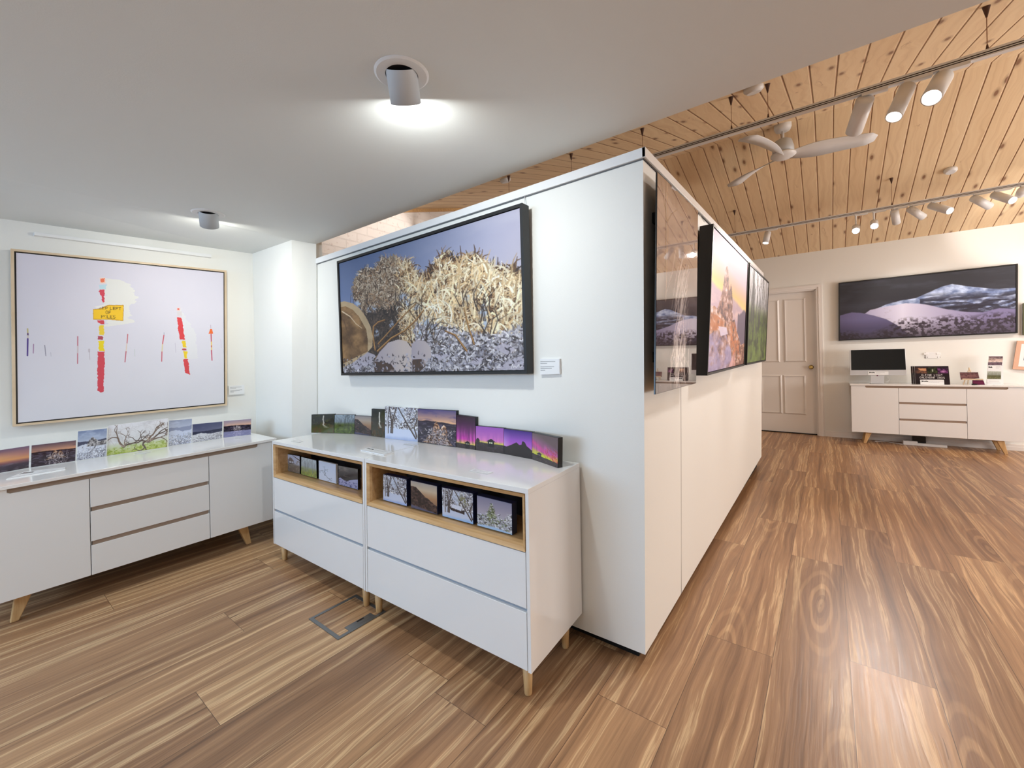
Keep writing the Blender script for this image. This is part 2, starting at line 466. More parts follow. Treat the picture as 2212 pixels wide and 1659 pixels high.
class Pic:
    def __init__(s, w, h, base=(128, 128, 128), seed=1):
        s.w, s.h = w, h
        s.img = np.zeros((h, w, 3)) + np.array(base, float)
        s.V, s.U = np.meshgrid((np.arange(h) + .5) / h, (np.arange(w) + .5) / w, indexing='ij')
        s.asp = w / h
        s.r = np.random.RandomState(seed)

    def noise(s, fx, fy, octv=4, seed=0, warp=None):
        out = np.zeros((s.h, s.w)); amp = 1.; tot = 0.
        rs = np.random.RandomState(1000 + seed)
        U, V = s.U, s.V
        if warp is not None:
            U = U + warp[0]; V = V + warp[1]
        for o in range(octv):
            gx, gy = int(max(2, fx * 2 ** o)) + 4, int(max(2, fy * 2 ** o)) + 4
            g = rs.rand(gy, gx)
            x = (U * fx * 2 ** o) % (gx - 2); y = (V * fy * 2 ** o) % (gy - 2)
            xi = x.astype(int); yi = y.astype(int)
            a = smooth(x - xi); b = smooth(y - yi)
            out += amp * ((g[yi, xi] * (1 - a) + g[yi, xi + 1] * a) * (1 - b) + (g[yi + 1, xi] * (1 - a) + g[yi + 1, xi + 1] * a) * b)
            tot += amp; amp *= .55
        return out / tot

    def grad(s, stops, T=None):
        T = s.V if T is None else T
        k = [p[0] for p in stops]
        s.img = np.stack([np.interp(T, k, [p[1][c] for p in stops]) for c in range(3)], -1)

    def mix(s, m, col, a=1.):
        m = np.clip(m, 0, 1)[..., None] * a
        col = np.array(col, float)
        s.img = s.img * (1 - m) + col * m

    def below(s, pts, rough=0., seed=5, soft=.004, f=9):
        k = sorted(pts)
        y = np.interp(s.U, [p[0] for p in k], [p[1] for p in k])
        if rough:
            y = y + (s.noise(f, 1.01, 5, seed) - .5) * rough
        return np.clip((s.V - y) / soft, 0, 1)

    def poly(s, pts):
        m = np.zeros((s.h, s.w), bool); n = len(pts)
        for i in range(n):
            x0, y0 = pts[i]; x1, y1 = pts[(i + 1) % n]
            if y0 == y1:
                continue
            c = ((y0 > s.V) != (y1 > s.V)) & (s.U < (x1 - x0) * (s.V - y0) / (y1 - y0) + x0)
            m ^= c
        return m.astype(float)

    def ell(s, cx, cy, rx, ry, soft=.06):
        d = np.sqrt(((s.U - cx) / rx) ** 2 + ((s.V - cy) / ry) ** 2)
        return np.clip((1 - d) / soft, 0, 1)

    def line(s, pts, w0, w1, col, a=1.):
        # widths in fractions of the height
        P = [(x * s.w, y * s.h) for x, y in pts]; n = len(P) - 1
        for i in range(n):
            (x0, y0), (x1, y1) = P[i], P[i + 1]
            r0 = (w0 + (w1 - w0) * i / n) * s.h * .5; r1 = (w0 + (w1 - w0) * (i + 1) / n) * s.h * .5
            r = max(r0, r1) + 1.2
            xa, xb = int(max(0, min(x0, x1) - r)), int(min(s.w, max(x0, x1) + r + 1))
            ya, yb = int(max(0, min(y0, y1) - r)), int(min(s.h, max(y0, y1) + r + 1))
            if xb <= xa or yb <= ya:
                continue
            Y, X = np.mgrid[ya:yb, xa:xb] + .5
            dx, dy = x1 - x0, y1 - y0; L = dx * dx + dy * dy + 1e-9
            t = np.clip(((X - x0) * dx + (Y - y0) * dy) / L, 0, 1)
            d = np.hypot(X - x0 - t * dx, Y - y0 - t * dy)
            m = (np.clip(r0 + (r1 - r0) * t - d + .5, 0, 1) * a)[..., None]
            s.img[ya:yb, xa:xb] = s.img[ya:yb, xa:xb] * (1 - m) + np.array(col, float) * m

    def twigs(s, n, region, length, width, cols, ang=(-1.57, .7), curl=.8, a=.9):
        # n short curling strokes; region(u, v) -> probability
        r = s.r; done = 0; tries = 0
        while done < n and tries < n * 30:
            tries += 1
            u, v = r.rand(), r.rand()
            p = region(u, v)
            if r.rand() > p:
                continue
            done += 1
            th = ang[0] + r.randn() * ang[1]; L = length * (.4 + r.rand()); k = r.randn() * curl
            pts = [(u, v)]
            for i in range(3):
                th += k * .6
                pts.append((pts[-1][0] + math.cos(th) * L / 3 / s.asp, pts[-1][1] + math.sin(th) * L / 3))
            c = cols[r.randint(len(cols))]
            c = np.array(c, float) * (.85 + .3 * r.rand())
            s.line(pts, width * (.6 + .8 * r.rand()), width * .3, np.clip(c, 0, 255), a)

    def branch(s, x, y, th, L, w, depth, col, spread=.5, a=1.):
        r = s.r; pts = [(x, y)]; k = r.randn() * .25
        for i in range(4):
            th += k + r.randn() * .12
            pts.append((pts[-1][0] + math.cos(th) * L / 4 / s.asp, pts[-1][1] + math.sin(th) * L / 4))
        s.line(pts, w, w * .65, col, a)
        if depth > 0:
            for j in range(2 + (r.rand() < .4)):
                s.branch(pts[-1][0], pts[-1][1], th + (j - .7) * spread * 1.3 + r.randn() * .25, L * (.6 + .25 * r.rand()), w * .6, depth - 1, col, spread, a)

    def out(s):
        return np.clip(s.img, 0, 255) / 255.


FONT = {'A': "0E11111F111111", 'B': "1E11111E11111E", 'C': "0E11101010110E", 'D': "1E11111111111E", 'E': "1F10101E10101F",
        'F': "1F10101E101010", 'G': "0E11101711110F", 'H': "1111111F111111", 'I': "0E04040404040E", 'K': "11121418141211",
        'L': "1010101010101F", 'N': "11191513111111", 'O': "0E11111111110E", 'P': "1E11111E101010", 'R': "1E11111E141211",
        'S': "0F10100E01011E", 'T': "1F040404040404", '0': "0E11131519110E", '2': "0E11010204081F", '6': "0E10101E11110E", ' ': "00000000000000"}


def write(pic, text, u0, v0, u1, v1, col, gap=1, a=1.):
    n = len(text); W = n * 5 + (n - 1) * gap
    su = (pic.U - u0) / (u1 - u0) * W; sv = (pic.V - v0) / (v1 - v0) * 7
    for i, ch in enumerate(text):
        g = FONT[ch]; x0 = i * (5 + gap)
        for row in range(7):
            bits = int(g[row * 2:row * 2 + 2], 16)
            for c in range(5):
                if bits >> (4 - c) & 1:
                    m = (su >= x0 + c) & (su < x0 + c + 1.05) & (sv >= row) & (sv < row + 1.05)
                    pic.mix(m.astype(float), col, a)


def homog(quad):
    # photo pixels -> (u, v) on a flat picture whose corners TL, TR, BR, BL were measured
    A = []; b = []
    for (x, y), (u, v) in zip(quad, ((0, 0), (1, 0), (1, 1), (0, 1))):
        A.append([x, y, 1, 0, 0, 0, -u * x, -u * y]); b.append(u)
        A.append([0, 0, 0, x, y, 1, -v * x, -v * y]); b.append(v)
    q = np.linalg.solve(np.array(A, float), np.array(b, float))

    def f(x, y):
        w = q[6] * x + q[7] * y + 1
        return ((q[0] * x + q[1] * y + q[2]) / w, (q[3] * x + q[4] * y + q[5]) / w)
    return f


def art_snow_trees():
    p = Pic(480, 300, seed=3)
    g = homog(((605, 597), (1848, 212), (1880, 1332), (632, 1348)))
    G = lambda L: [g(*q) for q in L]
    p.grad([(0, (104, 124, 165)), (.3, (118, 138, 180)), (.55, (150, 165, 198)), (1, (175, 185, 210))])
    s = np.clip((p.U - .25) * 1.25 + (.2 - p.V) * .1, 0, 1)
    p.mix(s, (186, 184, 206)); p.mix(np.clip((p.U - .5) * 1.4, 0, 1) * np.clip(p.V * 2.4, 0, 1), (202, 198, 210), .8)
    p.mix(np.clip(p.noise(3, 5, 4, 2) - .45, 0, 1) * s, (225, 222, 228), 1.0)
    crownL = G([(700, 770), (722, 690), (760, 650), (790, 635), (850, 640), (880, 590), (900, 565), (960, 570), (1000, 555), (1030, 590), (1075, 575), (1110, 620), (1135, 670), (1190, 720)])
    crownR = G([(1190, 700), (1250, 640), (1262, 590), (1300, 545), (1335, 518), (1365, 560), (1400, 590), (1430, 560), (1480, 548), (1530, 560), (1560, 580), (1610, 610), (1670, 640), (1672, 668), (1690, 668), (1720, 645), (1765, 650), (1805, 625), (1830, 670), (1850, 690)])
    base = G([(1850, 1340), (632, 1340), (632, 1150), (830, 1180), (760, 960), (700, 860)])
    body = p.poly(crownL + crownR + [(1.02, .4), (1.02, 1.02), (-.02, 1.02), (-.02, .8)] + G([(780, 950), (705, 840)]))
    n1 = p.noise(30, 20, 3, 7); n2 = p.noise(60, 40, 3, 8)
    edge = np.clip(body, 0, 1)
    col = np.stack([np.interp(n1, [.3, .7], a) for a in ((62, 128), (50, 108), (44, 92))], -1)
    dark = np.clip(1 - abs(p.U - .42) * 3, 0, 1) * np.clip((p.V - .4) * 3, 0, 1)
    col = col * (1 - .45 * dark[..., None])
    p.mix(edge, col)
    holes = [((1040, 830), 40, 40), ((1075, 850), 25, 55), ((1140, 920), 35, 50), ((830, 915), 45, 40), ((740, 865), 30, 25), ((960, 1010), 25, 30), ((1195, 990), 35, 40), ((860, 1080), 22, 40), ((1600, 860), 30, 60), ((1590, 930), 45, 45), ((1605, 1015), 22, 60), ((1480, 830), 25, 30), ((1240, 1060), 40, 55), ((1150, 1080), 25, 30)]
    hm = np.zeros_like(p.U)
    for (c, rx, ry) in holes:
        u, v = g(*c); u2, v2 = g(c[0] + rx, c[1] + ry); hm = np.maximum(hm, p.ell(u, v, abs(u2 - u), abs(v2 - v) * .9, .5))
    hm *= np.clip((n2 - .28) * 6, 0, 1)
    p.mix(hm, (178, 196, 220))
    bm = (p.U[0], body)

    def inside(u, v):
        if u < 0 or u >= 1 or v < 0 or v >= 1:
            return 0
        y, x = min(p.h - 1, int(v * p.h)), min(p.w - 1, int(u * p.w))
        return body[y, x] * (1 - .75 * hm[y, x])
    gold = [(238, 222, 190), (222, 200, 160), (205, 178, 138), (250, 240, 215), (176, 140, 100), (120, 92, 66)]
    tan = [(196, 180, 158), (150, 132, 112), (118, 98, 82), (214, 202, 184), (84, 66, 54), (170, 138, 108)]
    grey = [(170, 168, 176), (120, 116, 122), (206, 204, 212), (78, 72, 74), (148, 148, 164), (225, 224, 232)]
    p.twigs(5200, lambda u, v: inside(u, v) * (u < .47) * (v < .86), .05, .009, tan, (-1.57, .9))
    p.twigs(1400, lambda u, v: inside(u, v) * (.1 < u < .45) * (.5 < v < .86) * .8, .06, .012, [(60, 50, 46), (44, 38, 38), (90, 78, 70)], (-1.3, .8))
    p.twigs(2600, lambda u, v: inside(u, v) * (u > .40) * (v < .80) * min(1, (u - .36) * 6), .06, .0095, gold + tan, (-1.45, .6))
    p.twigs(1700, lambda u, v: inside(u, v) * (u > .44) * (v < .82) * (v > .2) * (.5 + .5 * math.sin(u * 37 + v * 19) * math.sin(v * 31 - u * 13) > .42), .08, .014, [(74, 54, 42), (96, 70, 50), (58, 44, 36), (120, 90, 62)], (-1.4, .5))
    p.twigs(3000, lambda u, v: inside(u, v) * (u > .42) * (v < .78) * (.35 + .65 * (math.sin(u * 41 + v * 9) * math.sin(v * 27 + u * 5) > -.2)), .042, .0085, gold, (-1.5, .7))
    p.twigs(420, lambda u, v: inside(u, v) * (u > .45) * (v < .8) * (v > .3), .13, .012, gold[:4], (-1.5, .3))
    p.twigs(4200, lambda u, v: inside(u, v) * (v > (.70 + .16 * (u < .5) + .06 * math.sin(u * 9))), .03, .012, grey, (-.8, 1.3))
    p.mix(hm * np.clip((p.noise(34, 24, 3, 77) - .36) * 7, 0, 1), (186, 202, 226), .92)
    for i in range(70):
        c = holes[i % len(holes)][0]; u, v = g(c[0] + p.r.randn() * 40, c[1] + 60); th = -1.57 + p.r.randn() * .5
        p.line([(u, v), (u + math.cos(th) * .05, v + math.sin(th) * .09), (u + math.cos(th + .4) * .09, v + math.sin(th + .4) * .17)], .008, .003, (72, 60, 54), .9)
    # golden trunks
    for pts, w in (([(850, 1190), (835, 1090), (838, 1030), (870, 1000), (915, 985)], .02), ([(865, 1200), (960, 1110), (1050, 1060), (1130, 985), (1180, 920)], .02),
                   ([(870, 1150), (960, 1050), (1040, 960), (1130, 870)], .014), ([(1480, 1200), (1400, 1090), (1330, 1060)], .016), ([(1530, 1150), (1490, 1030), (1460, 900)], .014)):
        p.line(G(pts), w, w * .6, (120, 84, 48)); p.line([(a, b - .004) for a, b in G(pts)], w * .4, w * .2, (206, 164, 104))
    # rock on the left
    rock = p.poly(G([(600, 865), (640, 855), (700, 870), (745, 905), (785, 960), (820, 1030), (835, 1100), (830, 1170), (790, 1215), (700, 1275), (640, 1310), (600, 1320)]))
    n = p.noise(16, 14, 5, 12)
    rc = np.stack([np.interp(n, [.25, .75], a) for a in ((98, 176), (72, 140), (44, 96))], -1)
    p.mix(rock, rc)
    p.mix(rock * np.clip((p.noise(7, 9, 5, 15) - .15) * 3, 0, 1) * (1 - p.poly(G([(600, 900), (650, 890), (700, 915), (740, 960), (790, 1050), (800, 1120), (800, 1200), (600, 1300)]))), (214, 194, 160), .8)
    p.line(G([(625, 925), (680, 960), (720, 1010), (760, 1040)]), .012, .004, (228, 208, 178)); p.line(G([(636, 985), (660, 1060), (700, 1180)]), .012, .004, (92, 66, 42), .6)
    # snow covered boulders
    for poly, dk in (([(845, 1270), (880, 1205), (940, 1140), (1010, 1118), (1065, 1130), (1100, 1180), (1105, 1260), (1090, 1345), (845, 1345)], [(845, 1270), (900, 1270), (960, 1290), (1000, 1345), (845, 1345)]),
                     ([(1100, 1150), (1140, 1122), (1195, 1130), (1232, 1180), (1235, 1240), (1190, 1290), (1150, 1345), (1100, 1345)], [(1105, 1255), (1180, 1255), (1200, 1300), (1150, 1345), (1105, 1345)])):
        m = p.poly(G(poly)); p.mix(m, (212, 200, 196)); us = p.U - g(*poly[2])[0]
        p.mix(m * np.clip(.55 - us * 6, 0, 1), (178, 172, 186), .8)
        p.mix(p.poly(G(dk)) * np.clip((p.noise(20, 14, 3, 31) - .2) * 4, 0, 1), (86, 66, 56), .95)
    for poly in ([(1665, 1180), (1730, 1145), (1790, 1165), (1815, 1190), (1760, 1225)], [(1245, 1225), (1300, 1212), (1370, 1225), (1290, 1262)], [(1480, 1300), (1540, 1245), (1600, 1245), (1560, 1290)], [(1690, 1330), (1760, 1270), (1850, 1240), (1882, 1250), (1882, 1330)], [(690, 1285), (800, 1205), (850, 1225), (830, 1280), (720, 1330)]):
        p.mix(p.poly(G(poly)) * .9, (196, 192, 208))
    p.twigs(350, lambda u, v: inside(u, v) * (v > .86), .022, .009, [(70, 66, 74), (180, 180, 196)], (-.8, 1.3))
    sg = lambda q: g(*q)
    p.line(G([(1788, 1318), (1795, 1288), (1802, 1312), (1812, 1302), (1822, 1314), (1840, 1292), (1846, 1312), (1866, 1303)]), .005, .004, (240, 240, 245))
    return p.out()


def art_poles():
    p = Pic(820, 570, (214, 213, 226), seed=5)
    g = homog(((116, 288), (1672, 436), (1676, 1430), (122, 1580)))
    G = lambda L: [g(*q) for q in L]
    p.grad([(0, (220, 216, 230)), (.5, (222, 220, 232)), (1, (226, 226, 234))])
    p.mix(np.clip(p.noise(4, 3, 3, 3) - .3, 0, 1), (205, 205, 220), .5)
    red, yel, wh = (214, 66, 78), (240, 206, 40), (236, 234, 232)

    def rag(pts, col, seed, amp=.004):
        q = G(pts); dU = (p.noise(40, 90, 2, seed) - .5) * amp * 2
        m = p.poly(q); s = Pic.poly
        U0 = p.U; p.U = p.U + dU; m = p.poly(q); p.U = U0
        p.mix(m, col)
    rag([(770, 480), (860, 490), (960, 520), (990, 590), (1020, 620), (960, 700), (950, 780), (1010, 810), (900, 830), (780, 850), (760, 700)], (232, 231, 228), 4, .02)
    rag([(1335, 700), (1370, 760), (1460, 900), (1470, 1090), (1390, 1100), (1345, 780)], (226, 226, 232), 5, .012)
    rag([(730, 478), (772, 476), (775, 520), (735, 520)], (244, 220, 206), 6)
    rag([(738, 483), (768, 481), (769, 512), (739, 513)], (238, 116, 80), 7)
    rag([(722, 532), (785, 528), (775, 566), (730, 562)], (190, 220, 232), 8)
    rag([(728, 568), (762, 566), (768, 660), (752, 668), (745, 620), (730, 600)], (214, 60, 82), 9, .006)
    rag([(680, 716), (730, 712), (790, 684), (910, 684), (906, 806), (812, 798), (680, 796)], (206, 150, 30), 10, .001)
    rag([(684, 722), (740, 716), (800, 690), (905, 690), (901, 800), (812, 793), (684, 790)], (248, 200, 30), 11, .001)
    for t, x0, x1, y0, y1 in (("EEP", 724, 792, 696, 720), ("LEFT", 806, 890, 698, 724), ("OF", 774, 814, 727, 754), ("POLES", 740, 848, 760, 788)):
        a = g(x0, y0); b = g(x1, y1)
        write(p, t, a[0], a[1], b[0], b[1], (60, 44, 10))
    rag([(690, 698), (736, 688), (785, 680), (752, 698), (716, 712)], wh, 12, .004)
    rag([(762, 776), (774, 776), (776, 792), (764, 792)], (248, 200, 30), 2, .001)
    rag([(706, 802), (760, 800), (762, 832), (740, 830), (712, 816)], red, 13)
    rag([(724, 840), (764, 840), (762, 915), (726, 912)], (238, 206, 60), 14)
    rag([(714, 922), (752, 922), (756, 950), (716, 948)], (176, 70, 86), 15)
    rag([(720, 958), (764, 956), (762, 1036), (722, 1034)], (240, 214, 20), 16)
    rag([(714, 1040), (764, 1040), (764, 1180), (756, 1345), (740, 1352), (712, 1336), (710, 1200)], (214, 70, 86), 17)
    for pts, c in (([(1313, 704), (1340, 704), (1338, 728), (1314, 726)], (244, 205, 195)), ([(1317, 709), (1332, 709), (1331, 722), (1318, 721)], (226, 96, 84)), ([(1312, 735), (1350, 730), (1350, 765), (1316, 765)], (220, 214, 218)),
                   ([(1316, 776), (1348, 780), (1374, 948), (1334, 946), (1322, 860)], (222, 62, 68)), ([(1348, 956), (1376, 956), (1384, 1008), (1356, 1006)], yel),
                   ([(1352, 1014), (1384, 1016), (1384, 1030), (1350, 1028)], (190, 70, 80)), ([(1362, 1034), (1392, 1038), (1392, 1090), (1370, 1092)], yel), ([(1360, 1096), (1396, 1096), (1412, 1216), (1374, 1198)], (218, 70, 76))):
        rag(pts, c, 20)
    L = lambda pts, w, c, a=1.: p.line(G(pts), w, w * .9, c, a)
    L([(1572, 835), (1573, 860)], .004, (150, 110, 150), .7); p.mix(p.poly(G([(1556, 902), (1568, 866), (1582, 866), (1592, 902)])), (238, 108, 40))
    L([(1575, 905), (1577, 965)], .009, (196, 60, 80)); L([(1578, 965), (1579, 1028)], .009, (240, 205, 90)); L([(1578, 995), (1578, 1002)], .009, (206, 80, 60)); L([(1578, 1030), (1582, 1104)], .009, (196, 60, 90))
    L([(197, 868), (199, 900)], .008, (190, 180, 130)); L([(199, 905), (199, 920)], .009, (90, 60, 110)); L([(199, 920), (199, 942)], .008, (210, 200, 190)); L([(198, 944), (195, 1070)], .009, (76, 52, 134))
    L([(240, 985), (238, 1052)], .005, (160, 120, 160)); L([(322, 992), (330, 1072)], .004, (120, 120, 140)); L([(366, 1046), (368, 1076)], .002, (170, 170, 185))
    L([(566, 926), (564, 1130)], .006, (190, 96, 116)); L([(564, 1000), (564, 1050)], .006, (206, 196, 200)); L([(650, 1024), (650, 1040)], .012, (190, 180, 190), .8); L([(651, 1040), (655, 1100)], .003, (180, 170, 180))
    L([(939, 908), (934, 975)], .007, (200, 100, 110)); L([(932, 980), (926, 1040)], .007, (226, 205, 190)); L([(926, 1040), (918, 1118)], .007, (190, 90, 110)); L([(992, 1020), (993, 1075)], .002, (170, 190, 170))
    L([(1214, 895), (1214, 912)], .005, (160, 170, 190)); L([(1213, 915), (1202, 985)], .008, (200, 80, 96)); L([(1202, 985), (1198, 1042)], .008, (224, 206, 160)); L([(1198, 1042), (1196, 1112)], .008, (200, 90, 106))
    L([(1298, 972), (1304, 1046)], .002, (170, 160, 185)); L([(1650, 945), (1654, 1010)], .0015, (180, 150, 190))
    return p.out()


def art_panorama(w=420, h=140, seed=7, night=True):
    p = Pic(w, h, seed=seed)
    p.grad([(0, (66, 66, 72)), (.25, (58, 58, 66)), (.5, (54, 52, 62)), (1, (50, 48, 56))])
    c = p.noise(4, 7, 5, seed); p.mix(np.clip((c - .5) * 3, 0, 1) * np.clip(1.1 - p.V * 1.6, 0, 1), (108, 108, 120), .7)
    far = [(0, .52), (.12, .5), (.2, .42), (.3, .31), (.4, .26), (.48, .24), (.55, .17), (.62, .1), (.68, .075), (.76, .12), (.84, .17), (.92, .21), (1, .22)]
    far = [(u, v + .12) for u, v in far]
    m = p.below(far, .03, 3, .01)
    n = p.noise(26, 16, 5, 21); slope = p.noise(10, 30, 4, 22)
    p.mix(m, np.stack([np.interp(n, [.3, .7], a) for a in ((136, 226), (150, 234), (184, 250))], -1))
    p.mix(m * np.clip((slope - .42) * 6, 0, 1) * np.clip((p.V - .3 - .22 * (p.U < .5)) * 8, 0, 1), (46, 46, 62), .85)
    p.mix(m * np.clip((p.V - (.42 + .0 * p.U)) * 9, 0, 1) * np.clip((p.U - .5) * 4, 0, 1) * np.clip((p.noise(22, 22, 4, 24) - .32) * 5, 0, 1), (44, 40, 56), .85)
    mid = [(0, .57), (.07, .54), (.14, .5), (.2, .40), (.27, .37), (.36, .35), (.42, .33), (.5, .36), (.58, .42), (.66, .49), (.76, .55), (.84, .57), (.92, .52), (1, .55)]
    mid = [(u, v + .1) for u, v in mid]
    m2 = p.below(mid, .02, 4, .012)
    lit = np.clip(1 - abs(p.U - .4) * 2.2, 0, 1)
    p.mix(m2, np.stack([np.interp(lit, [0, 1], a) for a in ((150, 250), (138, 240), (170, 248))], -1))
    p.mix(m2 * np.clip((p.noise(40, 22, 3, 25) - .55) * 6, 0, 1) * np.clip(1 - abs(p.U - .22) * 8, 0, 1), (150, 130, 130), .5)
    left = p.below([(0, .56), (.08, .52), (.14, .54), (.22, .6), (.3, .68), (.36, .78), (.5, 1.1)], .01, 5, .012) * (p.U < .5)
    p.mix(left, (126, 116, 150)); p.mix(left * np.clip((p.V - .66) * 6, 0, 1), (88, 80, 108), .8)
    tree = np.clip((p.noise(60, 34, 4, 26) - .42) * 7, 0, 1)
    zone = p.below([(0, .8), (.1, .86), (.2, .9), (.3, .78), (.38, .64), (.5, .66), (.6, .68), (.7, .66), (.8, .7), (.9, .7), (1, .68)], .12, 6, .1)
    p.mix(zone * tree, (58, 46, 56), .9); p.mix(zone * (1 - tree) * np.clip((p.V - .7) * 3, 0, 1), (84, 72, 84), .7)
    p.mix(np.clip((p.V - .86) * 5, 0, 1), (54, 44, 52), .5)
    return p.out()


def art_veil_fall():
    p = Pic(120, 420, seed=9)
    p.grad([(0, (112, 92, 90)), (.12, (176, 158, 154)), (.4, (160, 140, 136)), (.62, (74, 60, 60)), (.82, (58, 46, 46)), (1, (62, 52, 54))])
    p.mix(np.clip((p.noise(5, 12, 4, 3) - .45) * 3, 0, 1), (190, 176, 172), .35)
    p.mix(np.clip((p.noise(6, 14, 4, 5) - .5) * 4, 0, 1) * np.clip((p.V - .4) * 3, 0, 1), (40, 30, 30), .7)
    for x, c, w in ((.16, (96, 74, 68), .004), (.2, (176, 150, 132), .006)):
        p.line([(x, .0), (x + .02, .25), (x, .5), (x - .01, .58)], w, w * .6, c, .9)
    p.line([(.06, .0), (.14, .12), (.2, .2), (.3, .14), (.42, .1)], .003, .002, (80, 60, 56), .8)
    r = p.r
    for i in range(60):
        u = .62 + r.randn() * .07; v = .3 + r.rand() * .5
        p.line([(u, v), (u - .1 + r.randn() * .02, v + .12), (u - .16 + r.randn() * .03, v + .22)], .007, .004, (250, 240, 236), .3)
    for i in range(50):
        u = .52 + r.randn() * .1; v = .72 + r.rand() * .16
        p.line([(u, v), (u + r.randn() * .03, v + .08), (u + r.randn() * .08, v + .14)], .008, .004, (252, 244, 240), .35)
    p.line([(.07, .975), (.1, .965), (.13, .975)], .003, .002, (150, 150, 156), .9)
    return p.out()


def art_sunrise_spire():
    p = Pic(170, 330, seed=11)
    T = p.V - p.U * .12
    p.grad([(0, (206, 198, 222)), (.15, (214, 196, 214)), (.25, (236, 190, 170)), (.33, (246, 202, 130)), (.4, (246, 220, 150)), (.45, (206, 176, 196)), (.6, (168, 158, 192)), (1, (150, 146, 186))], T)
    cl = p.noise(5, 14, 5, 3)
    p.mix(p.below([(0, .36), (.3, .4), (.6, .42), (1, .5)], .03, 4, .03), (196, 172, 190))
    p.mix(np.clip((cl - .5) * 4, 0, 1) * np.clip((p.V - .4) * 9, 0, 1), (234, 206, 206), .7)
    p.mix(p.below([(.0, .62), (.7, .55), (.85, .5), (.92, .47), (1, .5)], .06, 8, .02) * (p.U > .72), (96, 84, 108), .9)

    def rockfill(m, warm, sd):
        n = p.noise(22, 26, 6, sd) * .75 + p.noise(40, 9, 3, sd + 1) * .25
        c = np.stack([np.interp(n, [.3, .5, .7], a) for a in ((84, 146 + warm * .6, 232), (64, 110 + warm * .4, 216), (72, 108, 224))], -1)
        p.mix(m, c)
    rockfill(p.poly([(.1, .62), (.2, .5), (.26, .4), (.3, .26), (.33, .2), (.37, .19), (.4, .27), (.44, .38), (.47, .31), (.5, .34), (.54, .46), (.56, .6), (.5, .7), (.1, .7)]), 30, 21)
    rockfill(p.poly([(0, .55), (.1, .54), (.3, .6), (.42, .66), (.5, .62), (.62, .6), (.72, .7), (.86, .82), (1, .8), (1, 1), (0, 1)]), 60, 22)
    m = p.poly([(0, .6), (.16, .6), (.34, .64), (.3, .7), (0, .72)]) * np.clip((p.noise(20, 34, 4, 30) - .35) * 4, 0, 1); p.mix(m, (186, 116, 74), .8)
    m = p.poly([(.5, .62), (.64, .62), (.8, .8), (.84, .95), (.6, .9), (.52, .8)]) * np.clip((p.noise(24, 34, 4, 32) - .35) * 4, 0, 1); p.mix(m, (206, 128, 84), .8)
    p.mix(p.poly([(0, .75), (.2, .7), (.4, .74), (.55, .86), (.6, 1), (0, 1)]) * np.clip((p.noise(6, 10, 4, 33) - .2) * 3, 0, 1), (160, 152, 196), .85)
    p.mix(p.poly([(.2, .68), (.4, .68), (.44, .73), (.26, .75)]), (214, 206, 230), .9)
    p.mix(p.poly([(.66, .86), (.8, .8), (.98, .84), (1, 1), (.6, 1)]) * np.clip((p.noise(16, 30, 4, 34) - .4) * 5, 0, 1), (112, 66, 52), .9)
    p.mix(p.poly([(.56, .95), (.66, .88), (.7, 1), (.5, 1)]), (226, 176, 176), .7)
    return p.out()


def art_forest(w=110, h=240, seed=13, fog=(226, 228, 236), trunk=(74, 74, 74), green=(92, 112, 52), dark=(44, 52, 32), horizon=.5, n=14):
    p = Pic(w, h, seed=seed)
    p.grad([(0, fog), (horizon * .7, tuple(np.array(fog) * .82)), (horizon, tuple(np.array(green) * .9)), (1, green)])
    p.mix(np.clip((p.noise(14, 3, 4, seed) - .5) * 3, 0, 1), trunk, .55)
    p.mix(np.clip((p.noise(10, 14, 5, seed + 1) - .45) * 4, 0, 1) * np.clip((p.V - horizon + .12) * 6, 0, 1), dark, .75)
    r = p.r
    for i in range(n):
        u = r.rand(); b = horizon + r.rand() * .3
        c = np.array(trunk) * (.6 + .5 * r.rand())
        p.line([(u, b), (u + r.randn() * .03, b - .25), (u + r.randn() * .09, b - .55), (u + r.randn() * .14, -.05)], .02 * (.4 + r.rand()), .006, c, .75)
        for k in range(2):
            p.line([(u, b - .2 - .2 * k), (u + r.randn() * .1, b - .4 - .2 * k), (u + r.randn() * .2, b - .6 - .2 * k)], .008, .003, c, .6)
    p.mix(np.clip((p.noise(12, 10, 4, seed + 7) - .5) * 4, 0, 1) * np.clip((p.V - horizon) * 5, 0, 1), tuple(np.clip(np.array(green) * 1.35, 0, 255)), .6)
    return p.out()


def art_gum(w=190, h=110, seed=15):
    p = Pic(w, h, seed=seed)
    p.grad([(0, (226, 226, 232)), (.6, (214, 216, 218)), (.72, (196, 204, 176)), (1, (176, 188, 92))])
    p.mix(np.clip((p.noise(6, 6, 4, 3) - .45) * 3, 0, 1) * (p.V < .7), (186, 186, 192), .6)
    p.mix(np.clip((p.noise(26, 22, 4, 4) - .45) * 4, 0, 1) * p.below([(0, .76), (.5, .7), (1, .68)], .05, 4, .05), (124, 146, 40), .8)
    for s_ in range(14):
        p.r.seed(40 + s_)
        p.branch(p.r.rand(), .7, -1.57 + p.r.randn() * .5, .3, .02, 3, (196, 192, 194), .6, .7)
    for s_, (u, v, th, L, ww) in enumerate(((.26, .78, -2.5, .38, .06), (.26, .78, -1.1, .34, .055), (.28, .76, -1.9, .3, .03), (.66, .72, -1.9, .34, .06), (.66, .72, -1.55, .3, .07), (.68, .72, -1.1, .38, .06), (.7, .7, -.7, .34, .05), (.64, .72, -2.3, .3, .04))):
        p.r.seed(70 + s_ * 3)
        p.branch(u, v, th, L * .9, ww * 1.1, 3, (92, 80, 74) if s_ % 2 else (118, 102, 92), .36)
        p.line([(u, v), (u + math.cos(th) * .1, v + math.sin(th) * .2)], ww * .4, ww * .2, (206, 186, 170), .8)
    return p.out()


